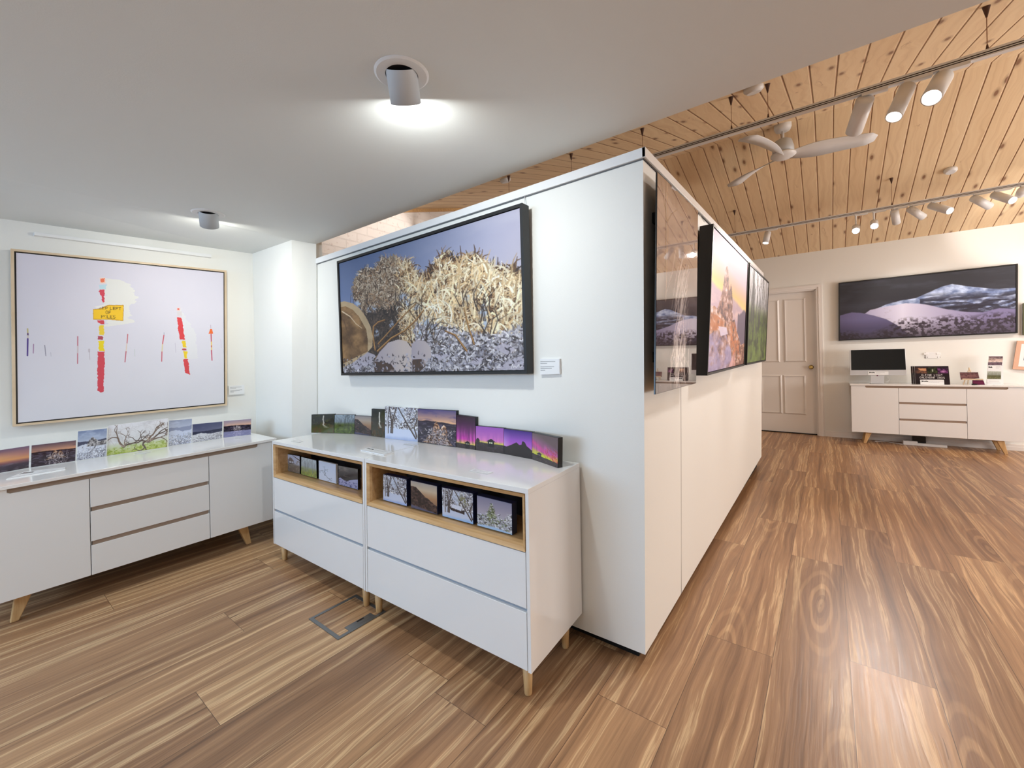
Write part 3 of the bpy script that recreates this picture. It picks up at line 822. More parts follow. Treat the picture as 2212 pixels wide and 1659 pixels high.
def art_snowfield(w=110, h=110, seed=17, sky=((120, 136, 170), (170, 182, 204)), ridge=.36, ridgecol=(70, 76, 98), snow=(206, 212, 226), rock=True, scrub=(96, 96, 108)):
    p = Pic(w, h, seed=seed)
    p.grad([(0, sky[0]), (ridge, sky[1]), (1, sky[1])])
    p.mix(np.clip((p.noise(3, 9, 4, seed) - .5) * 4, 0, 1), tuple(np.array(sky[1]) * 1.08), .6)
    p.mix(p.below([(0, ridge), (.5, ridge + .02), (1, ridge - .03)], .05, seed, .02), ridgecol)
    p.mix(p.below([(0, ridge + .16), (.3, ridge + .1), (.6, ridge + .2), (1, ridge + .14)], .08, seed + 2, .02), snow)
    if rock:
        m = p.poly([(.3, ridge + .2), (.38, ridge), (.5, ridge - .12), (.6, ridge - .04), (.72, ridge + .06), (1, ridge + .04), (1, ridge + .2), (.6, ridge + .22)])
        n = p.noise(16, 16, 4, seed + 3)
        p.mix(m, np.stack([np.interp(n, [.3, .7], a) for a in ((70, 190), (70, 188), (74, 190))], -1))
        p.line([(.62, ridge + .22), (.5, ridge + .38), (.38, ridge + .42)], .035, .015, (110, 110, 116))
    zone = np.clip((p.V - .6) * 4 + (p.U - .5), 0, 1)
    p.mix(zone * np.clip((p.noise(26, 26, 4, seed + 5) - .45) * 6, 0, 1), scrub, .85)
    p.twigs(260, lambda u, v: max(0, (v - .55)) * 2, .07, .014, [tuple(scrub), (230, 232, 240), (150, 150, 164)], (-1.2, 1.0))
    return p.out()


def art_castle(w=150, h=130, seed=19, sky=((84, 78, 128), (226, 176, 140)), land=(48, 44, 58), rock=(196, 148, 112), cx=.56, top=.36, sc=1.):
    p = Pic(w, h, seed=seed)
    hz = top - .02
    p.grad([(0, sky[0]), (hz * .55, tuple((np.array(sky[0]) + sky[1]) / 2)), (hz, sky[1]), (1, sky[1])])
    p.mix(np.clip((p.noise(3, 10, 4, seed) - .5) * 4, 0, 1) * (p.V < hz), sky[0], .6)
    p.mix(p.below([(0, hz), (.3, hz - .02), (1, hz + .03)], .04, seed, .02), land)
    p.mix(np.clip((p.noise(10, 24, 5, seed + 1) - .48) * 5, 0, 1) * p.below([(0, hz + .04), (1, hz + .06)], .02, 2), (112, 104, 128), .6)
    n = p.noise(26, 26, 4, seed + 3)

    def tower(pts, k=1.):
        m = p.poly([(cx + (x - .5) * sc, top + y * sc) for x, y in pts])
        p.mix(m, np.stack([np.interp(n, [.3, .5, .7], a) for a in ((74 * k, rock[0] * k, 240 * k), (46 * k, rock[1] * k, 218 * k), (38 * k, rock[2] * k, 200 * k))], -1))
    tower([(.26, .6), (.34, .28), (.4, .04), (.45, -.02), (.5, .06), (.56, .2), (.6, .5)])
    tower([(.54, .42), (.58, .12), (.64, .06), (.7, .12), (.74, .32), (.68, .5)])
    tower([(.1, .62), (.26, .4), (.4, .3), (.56, .36), (.72, .42), (.86, .62)], .8)
    p.twigs(300, lambda u, v: max(0, 1 - abs(u - cx) * 2.2 / sc) * (v > top + .2 * sc), .08, .018, [(190, 180, 186), (70, 60, 64), (150, 136, 140), (44, 38, 46)], (-.9, 1.))
    return p.out()


def art_aurora(w=120, h=120, seed=21, kind='hut', top=(76, 60, 130), mid=(196, 76, 190), low=(196, 210, 60), land=.78, hx=.6, hw=.3, tall=False):
    p = Pic(w, h, seed=seed)
    p.grad([(0, top), (land * (.55 if not tall else .62), tuple((np.array(top) + mid) / 2)), (land * .85, mid), (land, low), (1, low)])
    if kind == 'peak':
        p.grad([(0, (66, 46, 128)), (.4, (150, 80, 190)), (.75, (200, 110, 200)), (1, (220, 150, 200))])
        p.mix(np.clip(1 - p.U * 4, 0, 1) * np.clip(p.V * 1.4, 0, 1), (206, 190, 226), .6)
        m = p.poly([(0, .66), (.1, .68), (.25, .6), (.4, .5), (.46, .46), (.56, .54), (.64, .52), (.66, .4), (.7, .38), (.76, .42), (.82, .54), (.9, .6), (1, .68), (1, 1), (0, 1)])
        p.mix(m, (36, 32, 36)); return p.out()
    ray = p.noise(16, 2, 3, seed)
    p.mix(np.clip((ray - .5) * 4, 0, 1) * np.clip(p.V * 1.6 - .3, 0, 1) * (p.V < land), (236, 130, 220), .5)
    p.mix(np.clip((.5 - ray) * 4, 0, 1) * (p.V < land) * np.clip(p.V * 2 - .3, 0, 1), top, .5)
    if tall:
        p.mix(np.clip(.55 - p.V, 0, 1) * 1.8, (44, 22, 40), .9)
    if kind == 'wide':
        D = p.V + p.U * -.55
        p.mix(np.clip((p.U * .5 + .15 - p.V) * 4, 0, 1), (92, 76, 78), .85)
        p.mix(np.clip(1 - abs(p.V - .32 - p.U * .55) * 7, 0, 1), (226, 60, 150), .6)
        p.mix(np.clip(1 - abs(p.V - .62 - p.U * .3) * 8, 0, 1), (190, 206, 40), .8)
        p.twigs(60, lambda u, v: (v > .5) * (u > .55) * (v < .9), .12, .014, [(190, 60, 70), (150, 50, 50)], (-2.2, .3), .2)
    m = p.below([(0, land), (1, land + (.1 if kind == 'wide' else .02))], .03, seed + 3, .015)
    p.mix(m, (52, 44, 46)); p.mix(m * np.clip((p.noise(14, 20, 4, seed) - .5) * 4, 0, 1), (70, 64, 72), .7)
    b = land + .04; hh = hw * w / h * .5
    x0, x1 = hx - hw * .32, hx + hw * .32
    p.mix(p.poly([(x0, b + .1), (x0, b - hh * .55), (x1, b - hh * .55), (x1, b + .1)]), (26, 24, 30))
    p.mix(p.poly([(hx - hw * .5, b - hh * .5), (hx, b - hh * 1.15), (hx + hw * .5, b - hh * .5)]), (30, 26, 32))
    for k in ((-.6, -.15), (.1, .5)):
        p.mix(p.poly([(hx + hw * .3 * k[0], b - .02), (hx + hw * .3 * k[0], b - hh * .4), (hx + hw * .3 * k[1], b - hh * .4), (hx + hw * .3 * k[1], b - .02)]), (214, 224, 180) if kind != 'wide' else (150, 120, 130))
    if kind == 'hut2':
        p.mix(p.ell(.08, land - .03, .07, .12), (40, 32, 36))
    return p.out()


def art_darkfall(w=90, h=80, seed=23, x=.55, green=(76, 82, 34), top=.08, bot=.72, brown=False):
    p = Pic(w, h, seed=seed)
    p.grad([(0, (22, 26, 18)), (.45, (34, 34, 24)), (.7, tuple(np.array(green) * .8)), (1, green)])
    p.mix(np.clip((p.noise(9, 9, 5, seed) - .5) * 5, 0, 1), green, .5)
    p.mix(np.clip((p.noise(8, 6, 4, seed + 4) - .5) * 5, 0, 1) * (p.V > .45), (96, 62, 38) if not brown else (110, 90, 88), .6)
    for i in range(10):
        u = x + p.r.randn() * .02
        k = p.r.randn() * .015
        p.line([(u, top), (u - .02, top + (bot - top) * .3), (u + .01 + k, top + (bot - top) * .6), (u - .02 + k, top + (bot - top) * .75), (u + .12 + k * 5, bot)], .028, .016, (228, 222, 214), .3)
    return p.out()


def art_winter_gums(w=110, h=110, seed=25, tint=(120, 140, 190), cabin=False):
    p = Pic(w, h, seed=seed)
    p.grad([(0, (196, 204, 222)), (.6, (214, 218, 230)), (.68, (206, 214, 234)), (1, (188, 200, 232))])
    p.twigs(900, lambda u, v: (v < .66), .09, .02, [(60, 54, 56), (104, 98, 104), (226, 228, 238), (150, 150, 166), (88, 74, 62), (240, 240, 246)], (-1.3, 1.1))
    p.mix(p.poly([(.38, .05), (.6, .05), (.62, .35), (.5, .5), (.36, .3)]), (206, 216, 236), .7)
    p.mix(p.below([(0, .72), (.25, .66), (.6, .66), (1, .74)], .04, seed, .02), (206, 214, 236))
    p.mix(p.below([(0, .9), (1, .86)], .06, seed + 1, .1), tint, .45)
    p.line([(.1, .82), (.08, .4), (.12, 0)], .07, .05, (196, 196, 204)); p.line([(.12, .82), (.1, .4), (.14, 0)], .02, .02, (70, 62, 62))
    for pts in ([(.2, .8), (.22, .45), (.16, .1)], [(.24, .8), (.26, .4), (.36, .02)], [(.95, .9), (.7, .5), (.42, .02)], [(.98, .85), (.9, .6), (1, .3)]):
        p.line(pts, .05, .03, (62, 54, 54)); p.line([(a + .012, b) for a, b in pts], .014, .01, (150, 140, 136))
    if cabin:
        p.mix(p.poly([(.3, .62), (.36, .5), (.66, .52), (.62, .66)]), (222, 226, 240)); p.mix(p.poly([(.24, .62), (.62, .67), (.74, .6), (.74, .76), (.3, .72)]), (58, 50, 52))
        p.mix(np.clip(p.ell(.7, .3, .2, .25, .6) * (p.noise(20, 20, 3, 4) > .45), 0, 1), (128, 124, 84), .8)
    return p.out()


def art_firs(w=110, h=110, seed=27):
    p = Pic(w, h, seed=seed)
    p.grad([(0, (136, 136, 162)), (.45, (176, 168, 184)), (1, (206, 212, 226))])
    for i in range(16):
        u = p.r.rand(); t = .3 + p.r.rand() * .3; hh = .4
        p.twigs(60, lambda a, b, u=u, t=t: float(t < b < t + hh and abs(a - u) < (b - t) * .35), .06, .022, [(210, 212, 222), (90, 94, 86), (150, 152, 160), (240, 240, 246)], (.3, 1.))
    p.twigs(260, lambda a, b: float(.16 < b < .8 and abs(a - .42) < (b - .14) * .3), .07, .024, [(96, 108, 70), (66, 74, 52), (206, 208, 196), (128, 138, 96)], (.2, 1.))
    p.twigs(300, lambda a, b: float(b > .6), .07, .024, [(214, 218, 230), (80, 76, 80), (160, 164, 176), (120, 130, 90)], (.3, 1.))
    p.mix(p.below([(0, .93), (.5, .9), (1, .96)], .06, 3, .02), (176, 206, 240))
    return p.out()


def art_hillside(w=110, h=110, seed=29):
    p = Pic(w, h, seed=seed)
    p.grad([(0, (176, 166, 160)), (.25, (206, 186, 160)), (.5, (180, 136, 100)), (1, (100, 80, 80))])
    m = p.below([(0, .18), (.2, .2), (.4, .34), (.6, .5), (.8, .6), (1, .72)], .08, 3, .02)
    n = p.noise(16, 16, 4, 8)
    p.mix(m, np.stack([np.interp(n, [.3, .7], a) for a in ((34, 96), (30, 72), (36, 66))], -1))
    p.mix(p.below([(0, .86), (1, .96)], .04, 5, .04), (90, 96, 130), .8)
    return p.out()


def art_lone_tree(w=90, h=110, seed=31):
    p = Pic(w, h, seed=seed)
    p.grad([(0, (196, 206, 228)), (.7, (208, 214, 232)), (1, (214, 220, 238))])
    p.branch(.36, .72, -1.2, .2, .03, 4, (66, 74, 84), .55); p.branch(.36, .72, -.5, .16, .02, 3, (96, 104, 118), .5)
    return p.out()


def art_hut(w=90, h=110, seed=33):
    p = Pic(w, h, seed=seed)
    p.grad([(0, (176, 182, 204)), (.5, (166, 170, 190)), (.6, (112, 104, 98)), (1, (104, 92, 84))])
    p.mix(np.clip((p.noise(12, 12, 4, 4) - .45) * 4, 0, 1) * (p.V > .3), (130, 122, 112), .8)
    p.mix(p.poly([(.2, .55), (.2, .34), (.55, .34), (.55, .55)]), (74, 66, 62)); p.mix(p.poly([(.14, .36), (.3, .16), (.42, .18), (.6, .36)]), (120, 110, 108))
    for x in (.28, .42):
        p.mix(p.poly([(x, .5), (x, .38), (x + .08, .38), (x + .08, .5)]), (214, 214, 226))
    p.line([(1, .25), (.75, .14), (.5, .02)], .05, .02, (50, 44, 46))
    return p.out()


def art_dusk_snow(w=110, h=110, seed=35):
    p = Pic(w, h, seed=seed)
    p.grad([(0, (96, 92, 88)), (.2, (70, 64, 64)), (.4, (44, 38, 40)), (.6, (30, 26, 30)), (1, (30, 26, 30))])
    p.mix(np.clip((p.noise(3, 7, 4, 3) - .5) * 4, 0, 1) * (p.V < .5), (128, 120, 112), .6)
    m = p.below([(0, .66), (.1, .6), (.3, .7), (.45, .72), (.6, .62), (.8, .56), (1, .5)], .03, 4, .015)
    p.mix(m, (160, 160, 196)); p.mix(m * np.clip((p.noise(20, 20, 4, 5) - .5) * 5, 0, 1) * (p.V > .7), (66, 70, 110), .8)
    return p.out()


def art_glow(w=120, h=70, seed=37):
    p = Pic(w, h, seed=seed)
    p.grad([(0, (112, 92, 118)), (.3, (176, 122, 116)), (.5, (214, 150, 100)), (.62, (132, 84, 90)), (.75, (60, 48, 62)), (1, (52, 46, 58))])
    p.mix(np.clip(1 - p.U * 1.1, 0, 1) * np.clip(1 - abs(p.V - .35) * 4, 0, 1), (240, 196, 120), .9)
    p.mix(np.clip((p.noise(10, 16, 4, 3) - .5) * 4, 0, 1) * (p.V > .66), (110, 104, 124), .6)
    return p.out()


def art_calendar():
    p = Pic(230, 110, (30, 18, 24), seed=41)
    p.mix((p.V > .03).astype(float), (34, 20, 26))
    for x0, x1, a, b in ((.02, .36, (120, 82, 62), (52, 34, 38)), (.38, .66, (70, 76, 44), (24, 26, 20)), (.68, .97, (120, 60, 116), (40, 20, 44))):
        m = ((p.U > x0) & (p.U < x1) & (p.V > .08) & (p.V < .40)).astype(float)
        n = p.noise(14, 10, 4, int(x0 * 100))
        p.mix(m, np.stack([np.interp(n, [.35, .65], (b[c], a[c])) for c in range(3)], -1))
    p.mix(p.poly([(.1, .14), (.34, .12), (.34, .26), (.16, .24)]), (236, 176, 130), .8)
    p.mix(p.ell(.53, .24, .03, .12, .8), (220, 226, 206), .8); p.mix(p.ell(.83, .3, .1, .1, .9), (222, 160, 214), .8)
    write(p, "ALPINE LIGHT", .2, .45, .8, .55, (235, 232, 232), 3)
    write(p, "CALENDAR 2026", .14, .585, .86, .685, (235, 232, 232), 3)
    p.mix(((abs(p.V - .735) < .008) & (abs(p.U - .5) < .28)).astype(float), (150, 140, 146), .8)
    return p.out()


def art_label(w=90, h=60, seed=43, logo=False, lines=((.1, .18, .8), (.1, .28, .45), (.1, .5, .85), (.1, .6, .7), (.1, .7, .3)), ink=(110, 112, 118)):
    p = Pic(w, h, (236, 238, 240), seed=seed)
    r = p.r
    for (u, v, e) in lines:
        x = u
        while x < e:
            l = .03 + r.rand() * .07
            p.line([(x, v), (min(e, x + l), v)], .035, .035, ink, .75); x += l + .018
    if logo:
        p.mix(p.poly([(.06, .5), (.06, .18), (.2, .3), (.26, .2), (.34, .34), (.34, .5), (.26, .42), (.2, .46), (.14, .4)]), (26, 26, 30))
    return p.out()


def art_brownscene(w=80, h=50, seed=45, a=(110, 84, 92), b=(170, 150, 146)):
    p = Pic(w, h, seed=seed)
    p.grad([(0, a), (.5, b), (1, a)])
    p.mix(np.clip((p.noise(9, 6, 4, seed) - .5) * 4, 0, 1), tuple(np.array(a) * .6), .7)
    return p.out()
# ---------------------------------------------------------------- the setting
mb = MB(); mb.box((X_LEFT - .2, Y_BACK - .2, -.1), (X_RIGHT + .2, Y_FAR + .3, 0)); struct('floor', mb, M['floor'])
# left wall of the low room, with its ceiling line as measured
cA = on_x(X_LEFT, 552.5, 549.1); c0 = on_x(X_LEFT, 0, 474.5)
slope_l = (cA[2] - c0[2]) / (cA[1] - c0[1]); zl = lambda y: cA[2] + (y - cA[1]) * slope_l * .5
mb = MB(); mb.hexa([(X_LEFT - .12, Y_BACK, -.02), (X_LEFT, Y_BACK, -.02), (X_LEFT, Y_NOOK + .2, -.02), (X_LEFT - .12, Y_NOOK + .2, -.02)],
                   [(X_LEFT - .12, Y_BACK, 2.3), (X_LEFT, Y_BACK, 2.3), (X_LEFT, Y_NOOK + .2, 2.3), (X_LEFT - .12, Y_NOOK + .2, 2.3)]); struct('wall_left', mb, M['wall'])
# column between the nook and the partition
k0 = on_y(Y_NOOK, 552.5, 549.1); k1 = on_y(Y_NOOK, 630.4, 518.3); k1b = on_y(Y_NOOK, 631, 960); k2 = on_y(Y_EDGE, 683, 527.2); k2b = on_y(Y_EDGE, 684, 900)
def drop(a, b, z):
    t = (z - b[2]) / (a[2] - b[2]); return b + (a - b) * t
lo = [(X_LEFT, Y_NOOK, 0), drop(k1, k1b, 0), drop(k2, k2b, 0), (k2b[0], Y_PART + .13, 0), (X_LEFT, Y_PART + .13, 0)]
hi = [(X_LEFT, Y_NOOK, 2.3), drop(k1, k1b, 2.3), drop(k2, k2b, 2.3), (k2[0], Y_PART + .02, 2.3), (X_LEFT, Y_PART + .02, 2.3)]
mb = MB(); mb.add(lo + hi, [(0, 1, 2, 3, 4), (9, 8, 7, 6, 5)] + [(i, (i + 1) % 5, (i + 1) % 5 + 5, i + 5) for i in range(5)]); struct('wall_nook', mb, M['wall'])
# low ceiling: its edge runs above the partition
e0 = on_y(Y_EDGE, 683, 527.2); e1 = on_y(Y_EDGE, 2138.6, 0)
ez = lambda x: e0[2] + (e1[2] - e0[2]) * (x - e0[0]) / (e1[0] - e0[0])
n0 = on_y(Y_NOOK, 552.5, 549.1)[2]
front = [(X_LEFT, Y_NOOK, cA[2]), (k1[0], Y_NOOK, k1[2]), (e0[0], Y_EDGE, e0[2])] + [(x, Y_EDGE, ez(x)) for x in (-2.0, -1.0, 0., 1., 2.5, X_RIGHT)]
rear = [(x, Y_BACK, Z_LOW - .0) for (x, y, z) in front]; rear[0] = (X_LEFT, Y_BACK, cA[2] - .02)
midr = [(x, -.6, (z * .55 + Z_LOW * .45)) for (x, y, z) in front]; midr[0] = (X_LEFT, -.05, c0[2])
n = len(front); vs = front + midr + rear; up = [(x, y, 2.62) for x, y, z in vs]
fs = []
for b in (0, n):
    fs += [(b + i, b + i + 1, b + n + i + 1, b + n + i) for i in range(n - 1)]
T = 3 * n; top = [tuple(i + T for i in f) for f in fs]
ring = list(range(n)) + [2 * n - 1, 3 * n - 1] + list(range(3 * n - 2, 2 * n - 1, -1)) + [n]
side = [(ring[i], ring[(i + 1) % len(ring)], ring[(i + 1) % len(ring)] + T, ring[i] + T) for i in range(len(ring))]
mb = MB(); mb.add(vs + up, fs + top + side); struct('ceiling_low', mb, M['ceil'])
# raked pine ceiling
for nm, ya, yb in (('ceiling_near_slope', .9, Y_RIDGE), ('ceiling_far_slope', Y_FAR + .1, Y_RIDGE)):
    za = Z_RIDGE - SLOPE * abs(ya - Y_RIDGE); mb = MB()
    mb.hexa([(-3.75, ya, za), (X_RIGHT + .1, ya, za), (X_RIGHT + .1, yb, Z_RIDGE), (-3.75, yb, Z_RIDGE)],
            [(-3.75, ya, za + .05), (X_RIGHT + .1, ya, za + .05), (X_RIGHT + .1, yb, Z_RIDGE + .05), (-3.75, yb, Z_RIDGE + .05)]); struct(nm, mb, M['boards'])
# painted brick gable wall
X_BRICK = -3.60
mb = MB(); g = [(X_BRICK, .95, 2.1), (X_BRICK, Y_FAR, 0), (X_BRICK, Y_FAR, Z_FAR), (X_BRICK, Y_RIDGE, Z_RIDGE), (X_BRICK, .95, Z_RIDGE - SLOPE * (Y_RIDGE - .95))]
g[0] = (X_BRICK, 1.66, 0); g.append((X_BRICK, .95, 2.3)); g.append((X_BRICK, 1.66, 2.3)); mb.prism([(x, y, z + (.01 if z > 2.3 else 0)) for x, y, z in g], (-.15, 0, 0)); struct('wall_brick', mb, M['brick'])
mb = MB()
for a, b in ((-.001, .09),):
    pass
g = lambda y: Z_RIDGE - SLOPE * abs(y - Y_RIDGE)
mb.hexa([(X_BRICK, 1.3, g(1.3) - .035), (X_BRICK + .02, 1.3, g(1.3) - .035), (X_BRICK + .02, 1.3, g(1.3)), (X_BRICK, 1.3, g(1.3))],
        [(X_BRICK, Y_RIDGE, Z_RIDGE - .035), (X_BRICK + .02, Y_RIDGE, Z_RIDGE - .035), (X_BRICK + .02, Y_RIDGE, Z_RIDGE), (X_BRICK, Y_RIDGE, Z_RIDGE)])
struct('trim_1', mb, M['oak'])
# far wall with the door opening
dR = on_y(Y_FAR, 1764.5, 780)[0]; D_W = .82; dL = dR - D_W; D_H = 2.04
mb = MB()
mb.box((X_BRICK - .1, Y_FAR, 0), (dL, Y_FAR + .12, 2.7)); mb.box((dL, Y_FAR, D_H), (dR, Y_FAR + .12, 2.7)); mb.box((dR, Y_FAR, 0), (X_RIGHT, Y_FAR + .12, 2.7)); struct('wall_far', mb, M['wall'])
mb = MB(); mb.box((X_RIGHT, Y_BACK, 0), (X_RIGHT + .12, Y_FAR + .1, 3.4)); struct('wall_right', mb, M['wall'])
mb = MB(); wx0, wx1, wz0, wz1 = -3.2, -1.0, .95, 1.9
mb.box((X_LEFT - .1, Y_BACK - .12, 0), (wx0, Y_BACK, 2.6)); mb.box((wx1, Y_BACK - .12, 0), (X_RIGHT + .1, Y_BACK, 2.6))
mb.box((wx0, Y_BACK - .12, 0), (wx1, Y_BACK, wz0)); mb.box((wx0, Y_BACK - .12, wz1), (wx1, Y_BACK, 2.6)); struct('wall_back', mb, M['wall'])
mb = MB()
for a, b in (((wx0, wz0), (wx1, wz0 + .05)), ((wx0, wz1 - .05), (wx1, wz1)), ((wx0, wz0), (wx0 + .05, wz1)), ((wx1 - .05, wz0), (wx1, wz1)), ((-2.13, wz0), (-2.07, wz1))):
    mb.box((a[0], Y_BACK - .09, a[1]), (b[0], Y_BACK - .03, b[1]))
struct('window_1', mb, M['satin'])
# partition: front face and long side face, carried on a dark recessed plinth
pTL, pTR, pBR = on_y(Y_PART, 683.5, 560), on_y(Y_PART, 1389.0, 321.9), on_y(Y_PART, 1394, 1414.6)
pBL = on_y(Y_PART, 684.5, 1139); eT, eB = on_y(Y_PART_END, 1646.5, 590.4), on_y(Y_PART_END, 1644.8, 986)
pBL[2] = max(pBL[2], .02)
th = np.array([0, .14, 0])
mb = MB(); mb.hexa([pBL, pBR, pTR, pTL], [pBL + th, pBR + th - (.0, 0, 0), pTR + th, pTL + th]); struct('wall_partition_front', mb, M['wall'])
tx = np.array([-.14, 0, 0]); s0 = .0006; q = lambda a, b, t: a + (b - a) * t
yy = .14 / (Y_PART_END - Y_PART)
mb = MB(); B0, T0 = q(pBR, eB, yy), q(pTR, eT, yy)
mb.hexa([B0, eB, eT, T0], [B0 + tx, eB + tx, eT + tx, T0 + tx])
s_b, s_t = on_x(X_PART, 1479.6, 1266), on_x(X_PART, 1480.4, 870)
mb2 = MB(); ys = s_b[1]
struct('wall_partition_side', mb, M['wall'])
xw = lambda y, z: q(pBR, eB, (y - Y_PART) / (Y_PART_END - Y_PART))[0] + 0.
mb = MB(); fr = (ys - Y_PART) / (Y_PART_END - Y_PART); sb, st = q(pBR, eB, fr), q(pTR, eT, fr)
mb.hexa([sb + (0, -.002, 0), sb + (0, .002, 0), st + (0, .002, 0), st + (0, -.002, 0)], [sb + (.0012, -.002, 0), sb + (.0012, .002, 0), st + (.0012, .002, 0), st + (.0012, -.002, 0)]); struct('trim_2', mb, mat('panel_joint', srgb(150, 142, 138), .7))
mb = MB(); mb.box((k2b[0] + .02, Y_PART + .05, 0), (X_PART - .06, Y_PART + .12, .1)); mb.box((X_PART - .13, Y_PART + .1, 0), (X_PART - .06, Y_PART_END - .05, .1)); struct('baseboard_partition', mb, M['toekick'])
# hanging rails along the top edge
def rail(a, b, out, h, z_drop, name):
    a, b, out = np.array(a), np.array(b), np.array(out, float); dn = np.array([0, 0, -1.])
    o = root(name, a + dn * h, None, None)
    return o
up_ = np.array([0, 0, 1.])
mb = MB(); L0, L1 = pTL + (0, 0, .001), pTR + (.0, 0, .001); d = np.array([0, -.012, 0]); hL, hR = .036, .036
mb.hexa([L0 + d, L1 + d + (.012, 0, 0), L1 + d + (.012, 0, -hR), L0 + d - up_ * hL], [L0, L1 + (.012, 0, 0), L1 + (.012, 0, -hR), L0 - up_ * hL]); struct('trim_3', mb, M['satin'], bevel=.001)
mb = MB(); d2 = np.array([0, -.003, 0]); a = L0 - up_ * (hL + .0045); b = L1 - up_ * (hR + .0045)
mb.hexa([a + d2, b + d2, b + d2 + up_ * .006, a + d2 + up_ * .006], [a, b, b + up_ * .006, a + up_ * .006]); struct('trim_4', mb, mat('rail_gap', srgb(96, 100, 104), .7))
mb = MB(); R0, R1 = pTR + (0, -.012, .001), eT + (0, 0, .001); d = np.array([.012, 0, 0])
mb.hexa([R0, R1, R1 - up_ * .036, R0 - up_ * .036], [R0 + d, R1 + d, R1 + d - up_ * .036, R0 + d - up_ * .036]); struct('trim_5', mb, M['satin'], bevel=.001)
mb = MB(); a, b = R0 - up_ * .041 + (0, .012, 0), R1 - up_ * .041; d = np.array([.003, 0, 0])
mb.hexa([a, b, b + up_ * .006, a + up_ * .006], [a + d, b + d, b + d + up_ * .006, a + d + up_ * .006]); struct('trim_6', mb, mat('rail_gap_side', srgb(60, 56, 56), .7))
# white picture rail over the poster
r = [on_x(X_LEFT + .03, *p) for p in ((74, 500.9), (457, 549.7), (457, 556.3), (74, 507.7))]; bk = np.array([-.03, 0, 0])
mb = MB(); mb.hexa(r, [c + bk for c in r]); tag(mb.build('hanging_rail', M['satin'], bevel=.001), 'short white hanging rail on the wall above the snow pole poster', 'hanging rail')

# door in the far wall
mb = MB()
yd = Y_FAR + .055
mb.box((dL, yd, .01), (dR - .012, yd + .04, D_H - .005))
door = mb.build('door_1', M['door']); door['kind'] = 'structure'
def px_far(u, v, y=yd): return on_y(y, u, v)
pr = [(px_far(1691.5, 647), px_far(1743, 782)), (px_far(1691.5, 809.6), px_far(1743, 896.7))]
wpan = pr[0][1][0] - pr[0][0][0]
for side in (0, 1):
    for (a, b) in pr:
        x0, x1 = a[0], b[0]
        if side:
            x0, x1 = (dL + dR) - b[0] - .0, (dL + dR) - a[0] - .0
        z0, z1 = min(a[2], b[2]), max(a[2], b[2]); mb = MB()
        f = [(x0, yd, z0), (x1, yd, z0), (x1, yd, z1), (x0, yd, z1)]
        g1 = [(x0 + .02, yd - .0, z0 + .02), (x1 - .02, yd, z0 + .02), (x1 - .02, yd, z1 - .02), (x0 + .02, yd, z1 - .02)]
        for i in range(4):
            j = (i + 1) % 4
            P = [np.array(f[i]), np.array(f[j]), np.array(g1[j]), np.array(g1[i])]
            mb.hexa([p + (0, -.001, 0) for p in (P[0], P[1])] + [P[2] + (0, -.016, 0), P[3] + (0, -.016, 0)], [p + (0, .004, 0) for p in P])
        mb.hexa([np.array(p) + (0, -.004, 0) for p in g1], [np.array(p) + (0, .004, 0) for p in g1])
        mb.build('door_panel', M['door'], door)
kn = px_far(1752.3, 792.9); mb = MB(); mb.lathe(kn, kn + (0, -.06, 0), [(0, .03), (.08, .03), (.12, .012), (.5, .012), (.6, .022), (.8, .027), (1., .014)], 20); mb.build('door_knob', M['brass'], door, smooth=True)
mb = MB(); mb.box((dR - .012, Y_FAR, 0), (dR, Y_FAR + .1, D_H)); mb.box((dL, Y_FAR, D_H - .01), (dR, Y_FAR + .1, D_H)); cw = .075
for a, b, dd in ((0, cw, .012), (.008, cw - .014, .022), (.032, cw - .014, .03)):
    mb.box((dR + a, Y_FAR - dd, 0), (dR + b, Y_FAR, D_H + b)); mb.box((dL - b, Y_FAR - dd, D_H + a), (dR + a, Y_FAR, D_H + b))
struct('trim_7', mb, M['door'])
mb = MB(); mb.box((dL, yd - .02, 0), (dR, yd + .03, .012)); struct('trim_8', mb, M['toekick'])
mb = MB(); x0 = dR + cw
mb.box((x0, Y_FAR - .012, 0), (X_RIGHT, Y_FAR, .075)); mb.box((x0, Y_FAR - .016, 0), (X_RIGHT, Y_FAR, .045)); struct('baseboard_far', mb, M['door'], bevel=.002)
# ---------------------------------------------------------------- white sideboards
def warp8(c):
    """c[(i,j,k)] corners; u along the front, v up, w towards the back"""
    def f(u, v, w):
        p = np.zeros(3)
        for i in (0, 1):
            for j in (0, 1):
                for k in (0, 1):
                    p = p + c[i, j, k] * (u if i else 1 - u) * (v if j else 1 - v) * (w if k else 1 - w)
        return p
    return f


